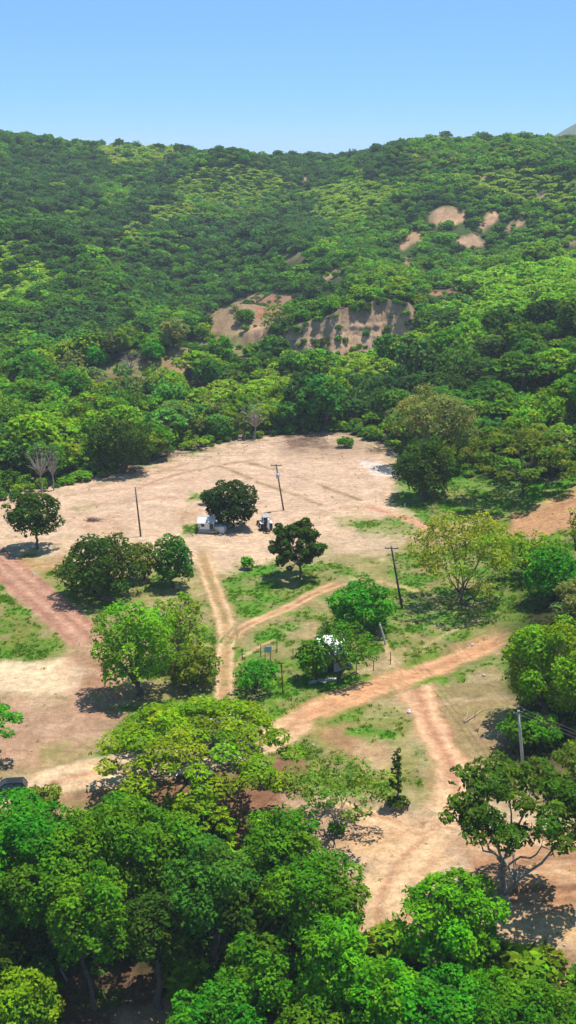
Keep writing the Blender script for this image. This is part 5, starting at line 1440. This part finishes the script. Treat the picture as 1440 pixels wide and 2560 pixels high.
# --- sign panel, posts and wire fence
p = ground(670, 1655)
sg = empty('sign_board', p, .35); tag(sg, 'blank blue-grey sign panel on two legs left of the hut', 'sign')
MB().box((0, 0, 1.95), (1.1, .05, .85)).build('panel', simple('sign_paint', (.36, .44, .52), .5, 0, .12, 3), sg)
for sx_ in (-.42, .42): MB().tube([(sx_, .06, -.3), (sx_, .06, 2.35)], .05, 6).build('leg', M_WOODD, sg)
p = ground(708, 1734); t_ = at_height(703, 1658, p[1]) - p
rp = empty('rusty_post', p); tag(rp, 'rusty orange post with a short crosspiece left of the hut trees', 'post')
MB().tube([(0, 0, -.3), tuple(t_ * .5), tuple(t_)], [.1, .09, .09], 8).build('post', M_RUST, rp)
MB().box(tuple(t_), (.75, .12, .12)).build('crosspiece', M_WOODD, rp)
MB().box(tuple(t_ * .35), (.34, .2, .12)).build('clamp', M_WOODD, rp)
FP = [(606, 1650), (652, 1642), (692, 1632), (733, 1650), (752, 1722), (890, 1692), (934, 1678), (976, 1662), (946, 1574)]
fn = empty('wire_fence', ground(*FP[3])); tag(fn, 'thin wire fence on rough wooden posts around the white-roofed hut', 'fence')
o0 = ground(*FP[3]); prev = None
for k, q in enumerate(FP):
    c = ground(*q) - o0; h_ = 1.75 + .25 * ((k * 7) % 3)
    MB().tube([c - np.array([0, 0, .3]), c + np.array([.05 * ((k % 3) - 1), 0, h_])], [.075, .06], 6).build('post', M_WOODD if k % 2 else M_WOOD, fn)
    if prev is not None and k != 5:
        for hh in (.6, 1.1, 1.55): MB().tube([prev + np.array([0, 0, hh]), c + np.array([0, 0, hh])], .008, 3).build('strand', M_WIRE, fn)
    prev = c
p = ground(965, 1612); t_ = at_height(950, 1562, p[1]) - p
thing_mesh('leaning_post', MB().tube([(0, 0, -.3), tuple(t_ * .5), tuple(t_)], [.16, .15, .13], 8), M_CONC, 'thick pale leaning post at the end of the sandy strip', 'post', p)

# white boundary stakes
for px_, r_, lab in ((1059, 1582, 'white stake on the grass above the orange road'), (1136, 1352, 'white stake at the foot of the orange bank'), (259, 1556, 'white stake at the end of the red road'),
                     (198, 1616, 'white stake at the lower edge of the red road'), (82, 1442, 'white stake at the upper edge of the red road'), (834, 1496, 'white stake beside the branching track'),
                     (1012, 1268, 'white stake at the corner of the green verge'), (682, 1436, 'white stake left of the knobbly dark tree'), (940, 1258, 'white stake where the reddish track leaves the clearing')):
    thing_mesh('boundary_stake', MB().box((0, 0, .35), (.16, .16, .9), taper=.85).box((0, 0, .83), (.1, .1, .06)), M_WHITEP, lab, 'stake', ground(px_, r_), .3, 'boundary stakes')

# --- cars
def car(base, rz, paint, label, glass=M_GLASS, L=4.4, suv=True, H=1.65):
    p = ground(*base)
    c = empty('parked_car', p, rz); tag(c, label, 'car', 'parked cars')
    hw = .88
    n = 9; prof = [(-L / 2, .45), (-L / 2 - .02, .75), (-L / 2 + .1, 1.0), (-L / 2 + .9, 1.05), (0, 1.06), (L / 2 - 1.25, 1.04), (L / 2 - .15, .88), (L / 2, .65), (L / 2, .42), (L / 2 - .2, .3), (-L / 2 + .2, .3)]
    m = len(prof); v = []; f = []
    for j, (yy, k) in enumerate(((-hw, .96), (-hw * 1.0, 1.0), (hw, 1.0), (hw, .96))):
        yj = (-hw, -hw * .9, hw * .9, hw)[j]; s_ = (.97, 1, 1, .97)[j]
        v += [(a * s_, yj, .66 + (b - .66) * (.9 if j in (0, 3) else 1)) for a, b in prof]
    for j in range(3):
        for i in range(m): f.append((j * m + i, (j + 1) * m + i, (j + 1) * m + (i + 1) % m, j * m + (i + 1) % m))
    f += [tuple(range(m)), tuple(range(4 * m - 1, 3 * m - 1, -1))]
    mb = MB(); mb.add(v, f); mb.build('body', paint, c, bevel=.03)
    xb, xf_, tb, tf_ = -L / 2 + .12, L / 2 - 1.2, -L / 2 + .5, L / 2 - 2.0
    P8 = [(xb, -.8, 1.04), (xf_, -.8, 1.04), (xf_, .8, 1.04), (xb, .8, 1.04), (tb, -.62, H - .06), (tf_, -.62, H - .06), (tf_, .62, H - .06), (tb, .62, H - .06)]
    MB().add(P8, [(4, 5, 6, 7)] + [(0, 1, 5, 4), (1, 2, 6, 5), (2, 3, 7, 6), (3, 0, 4, 7)]).build('window_band', glass, c)
    MB().add([(tb - .05, -.66, H - .07), (tf_ + .04, -.66, H - .07), (tf_ + .04, .66, H - .07), (tb - .05, .66, H - .07), (tb + .1, -.56, H), (tf_ - .1, -.56, H), (tf_ - .1, .56, H), (tb + .1, .56, H)],
             [(0, 3, 2, 1), (4, 5, 6, 7), (0, 1, 5, 4), (1, 2, 6, 5), (2, 3, 7, 6), (3, 0, 4, 7)]).build('roof', paint, c)
    for sy_ in (-1, 1):
        for (xa, xt) in ((xb, tb), (xf_, tf_), ((xb + xf_) / 2 - .2, (tb + tf_) / 2 - .1)):
            MB().tube([(xa, sy_ * .81, 1.03), (xt, sy_ * .63, H - .05)], .05, 5).build('pillar', paint, c)
        for xx_ in (-L / 2 + .85, L / 2 - .85):
            t = MB().tube([(xx_, sy_ * (hw - .1), .33), (xx_, sy_ * (hw + .02), .33)], .34, 16).build('wheel', M_RUB, c)
            MB().tube([(xx_, sy_ * (hw + .021), .33), (xx_, sy_ * (hw + .035), .33)], .2, 10).build('rim', M_CHROME, t)
        MB().box((L / 2 - .06, sy_ * .62, .74), (.12, .34, .14)).build('headlight', M_LAMP, c)
        MB().box((-L / 2 + .03, sy_ * .66, .85), (.1, .22, .2)).build('tail_light', M_RED, c)
        MB().box((L / 2 - 1.3, sy_ * .95, 1.12), (.12, .18, .13)).build('mirror', paint, c)
    return c
car((22, 1984), math.pi + .12, M_BLACK, 'black car at the left edge of the pale road')
car((488, 1952), 2.9, M_DARKGREY, 'dark car parked in the shade under the umbrella tree', glass=M_BLUEGL)
car((548, 1806), .2, M_WHITEP, 'white car glimpsed through the top of the umbrella tree')

# --- dead wood, rocks, brush
def branchy(name, pts_px, r, m, label, lift=.12, twigs=2, seed=1):
    rr = random.Random(seed); G = [ground(*q) for q in pts_px]; o = G[0]
    P = np.array([q - o + np.array([0, 0, lift]) for q in G])
    mb = MB().tube(P, np.linspace(r, r * .5, len(P)), 6)
    for k in range(twigs):
        a = P[rr.randrange(1, len(P))]; e_ = a + np.array([rr.uniform(-1, 1), rr.uniform(-.6, .6), rr.uniform(.1, .8)]) * 1.6
        mb.tube([a, (a + e_) / 2 + np.array([0, 0, .15]), e_], [r * .5, r * .4, r * .2], 5)
    ob = mb.build(name, m, None, True, tuple(o)); tag(ob, label, 'branch', 'fallen branches'); return ob
M_PALEW = simple('bleached_wood', (.36, .27, .19), .9, 0, .2, 4)
branchy('fallen_branch', [(1160, 1806), (1168, 1790), (1171, 1774)], .08, M_PALEW, 'short bleached branch on the dry slope right of the pinkish track', twigs=1, seed=2)
branchy('fallen_branch', [(1162, 1808), (1186, 1792), (1208, 1776)], .09, M_PALEW, 'longer bleached branch on the dry slope right of the pinkish track', twigs=1, seed=3)
branchy('fallen_branch', [(168, 2456), (145, 2415), (122, 2375)], .13, M_DEAD, 'grey dead limb lying across the brown gully bank', twigs=1, seed=4)
branchy('fallen_branch', [(552, 2070), (575, 2090), (604, 2108)], .16, M_WOODD, 'dark dead limb on the soil below the umbrella tree', twigs=3, seed=5)

def boulder(px_, r_, s_, label, m=M_STONE, seed=0):
    import bmesh
    rr = random.Random(seed); bm = bmesh.new(); bmesh.ops.create_icosphere(bm, subdivisions=2, radius=1)
    for v in bm.verts:
        k = 1 + .25 * math.sin(v.co.x * 3 + seed) * math.cos(v.co.y * 2.6) + rr.uniform(-.08, .08); v.co *= k; v.co.z *= .7
    me = bpy.data.meshes.new('boulder'); bm.to_mesh(me); bm.free(); me.materials.append(m)
    p = ground(px_, r_); o = link('boulder', me, None, (p[0], p[1], p[2] + s_ * .3), (0, 0, seed)); o.scale = (s_, s_ * .8, s_ * .8)
    tag(o, label, 'boulder', 'loose boulders')
boulder(1181, 1614, .42, 'dark boulder on the bank above the orange road', M_BLOCK, 1)
boulder(1290, 2396, .42, 'brown boulder on the broken bank at lower right', M_CLOD, 2)
boulder(1372, 2404, .55, 'larger brown boulder on the broken bank near the right edge', M_CLOD, 3)
boulder(1242, 2402, .35, 'small pale boulder on the broken bank below the sand', M_STONE, 4)
boulder(1210, 1690, .3, 'grey rock on the lower verge of the orange road', M_STONE, 5)
boulder(300, 1790, .25, 'pale rock beside the shade of the bright tree', M_STONE, 6)
p = ground(1022, 1783)
thing_mesh('white_bag', MB().tube([(0, 0, 0), (0, 0, .12), (0, .02, .32), (.03, 0, .42), (.04, 0, .5)], [.2, .3, .24, .1, .12], 9), M_WHITEP, 'crumpled white bag beside the pinkish track', 'bag', p, 0, None, True)

def brush(px_, r_, w, h, label, seed):
    rr = random.Random(seed); p = ground(px_, r_); mb = MB()
    for k in range(150):
        x_, y_ = rr.gauss(0, w * .35), rr.gauss(0, w * .2); hh = h * math.exp(-(x_ / w * 2) ** 2) * rr.random()
        a = rr.uniform(0, 6.28); l = rr.uniform(.4, 1.3)
        mb.tube([(x_, y_, hh), (x_ + math.cos(a) * l, y_ + math.sin(a) * l, hh + rr.uniform(-.1, .5))], [.045, .02], 3)
    o = mb.build('brush_pile', M_BRUSH, None, False, tuple(p)); tag(o, label, 'brush pile', 'brush piles')
brush(780, 1104, 7, 1.6, 'brown heap of cut brush at the far edge of the clearing', 1)
brush(425, 1140, 6, 1.5, 'reddish brown brush heap at the wood edge left of the clearing', 2)
brush(950, 1128, 5, 1.3, 'dark brush heap behind the pale concrete patch', 3)
brush(232, 1302, 2.2, .35, 'thin scatter of twigs on the open sand', 4)
brush(330, 1178, 5, .6, 'low brush heap under the dark rim tree', 5)

# ------------------------------------------------------------------ air
hm = bpy.data.materials.new('air'); hm.use_nodes = True
hm.node_tree.nodes.clear()
ho = hm.node_tree.nodes.new('ShaderNodeOutputMaterial'); pv = hm.node_tree.nodes.new('ShaderNodeVolumePrincipled')
pv.inputs['Color'].default_value = (.80, .90, 1.0, 1); pv.inputs['Density'].default_value = HAZE; pv.inputs['Anisotropy'].default_value = .0
hm.node_tree.links.new(pv.outputs[0], ho.inputs['Volume'])
hz = MB().box((0, 3250, 66), (8200, 7600, 176)).build('haze', hm)
tag(hz, 'thin blue haze over the valley and hills', 'haze', kind='stuff')
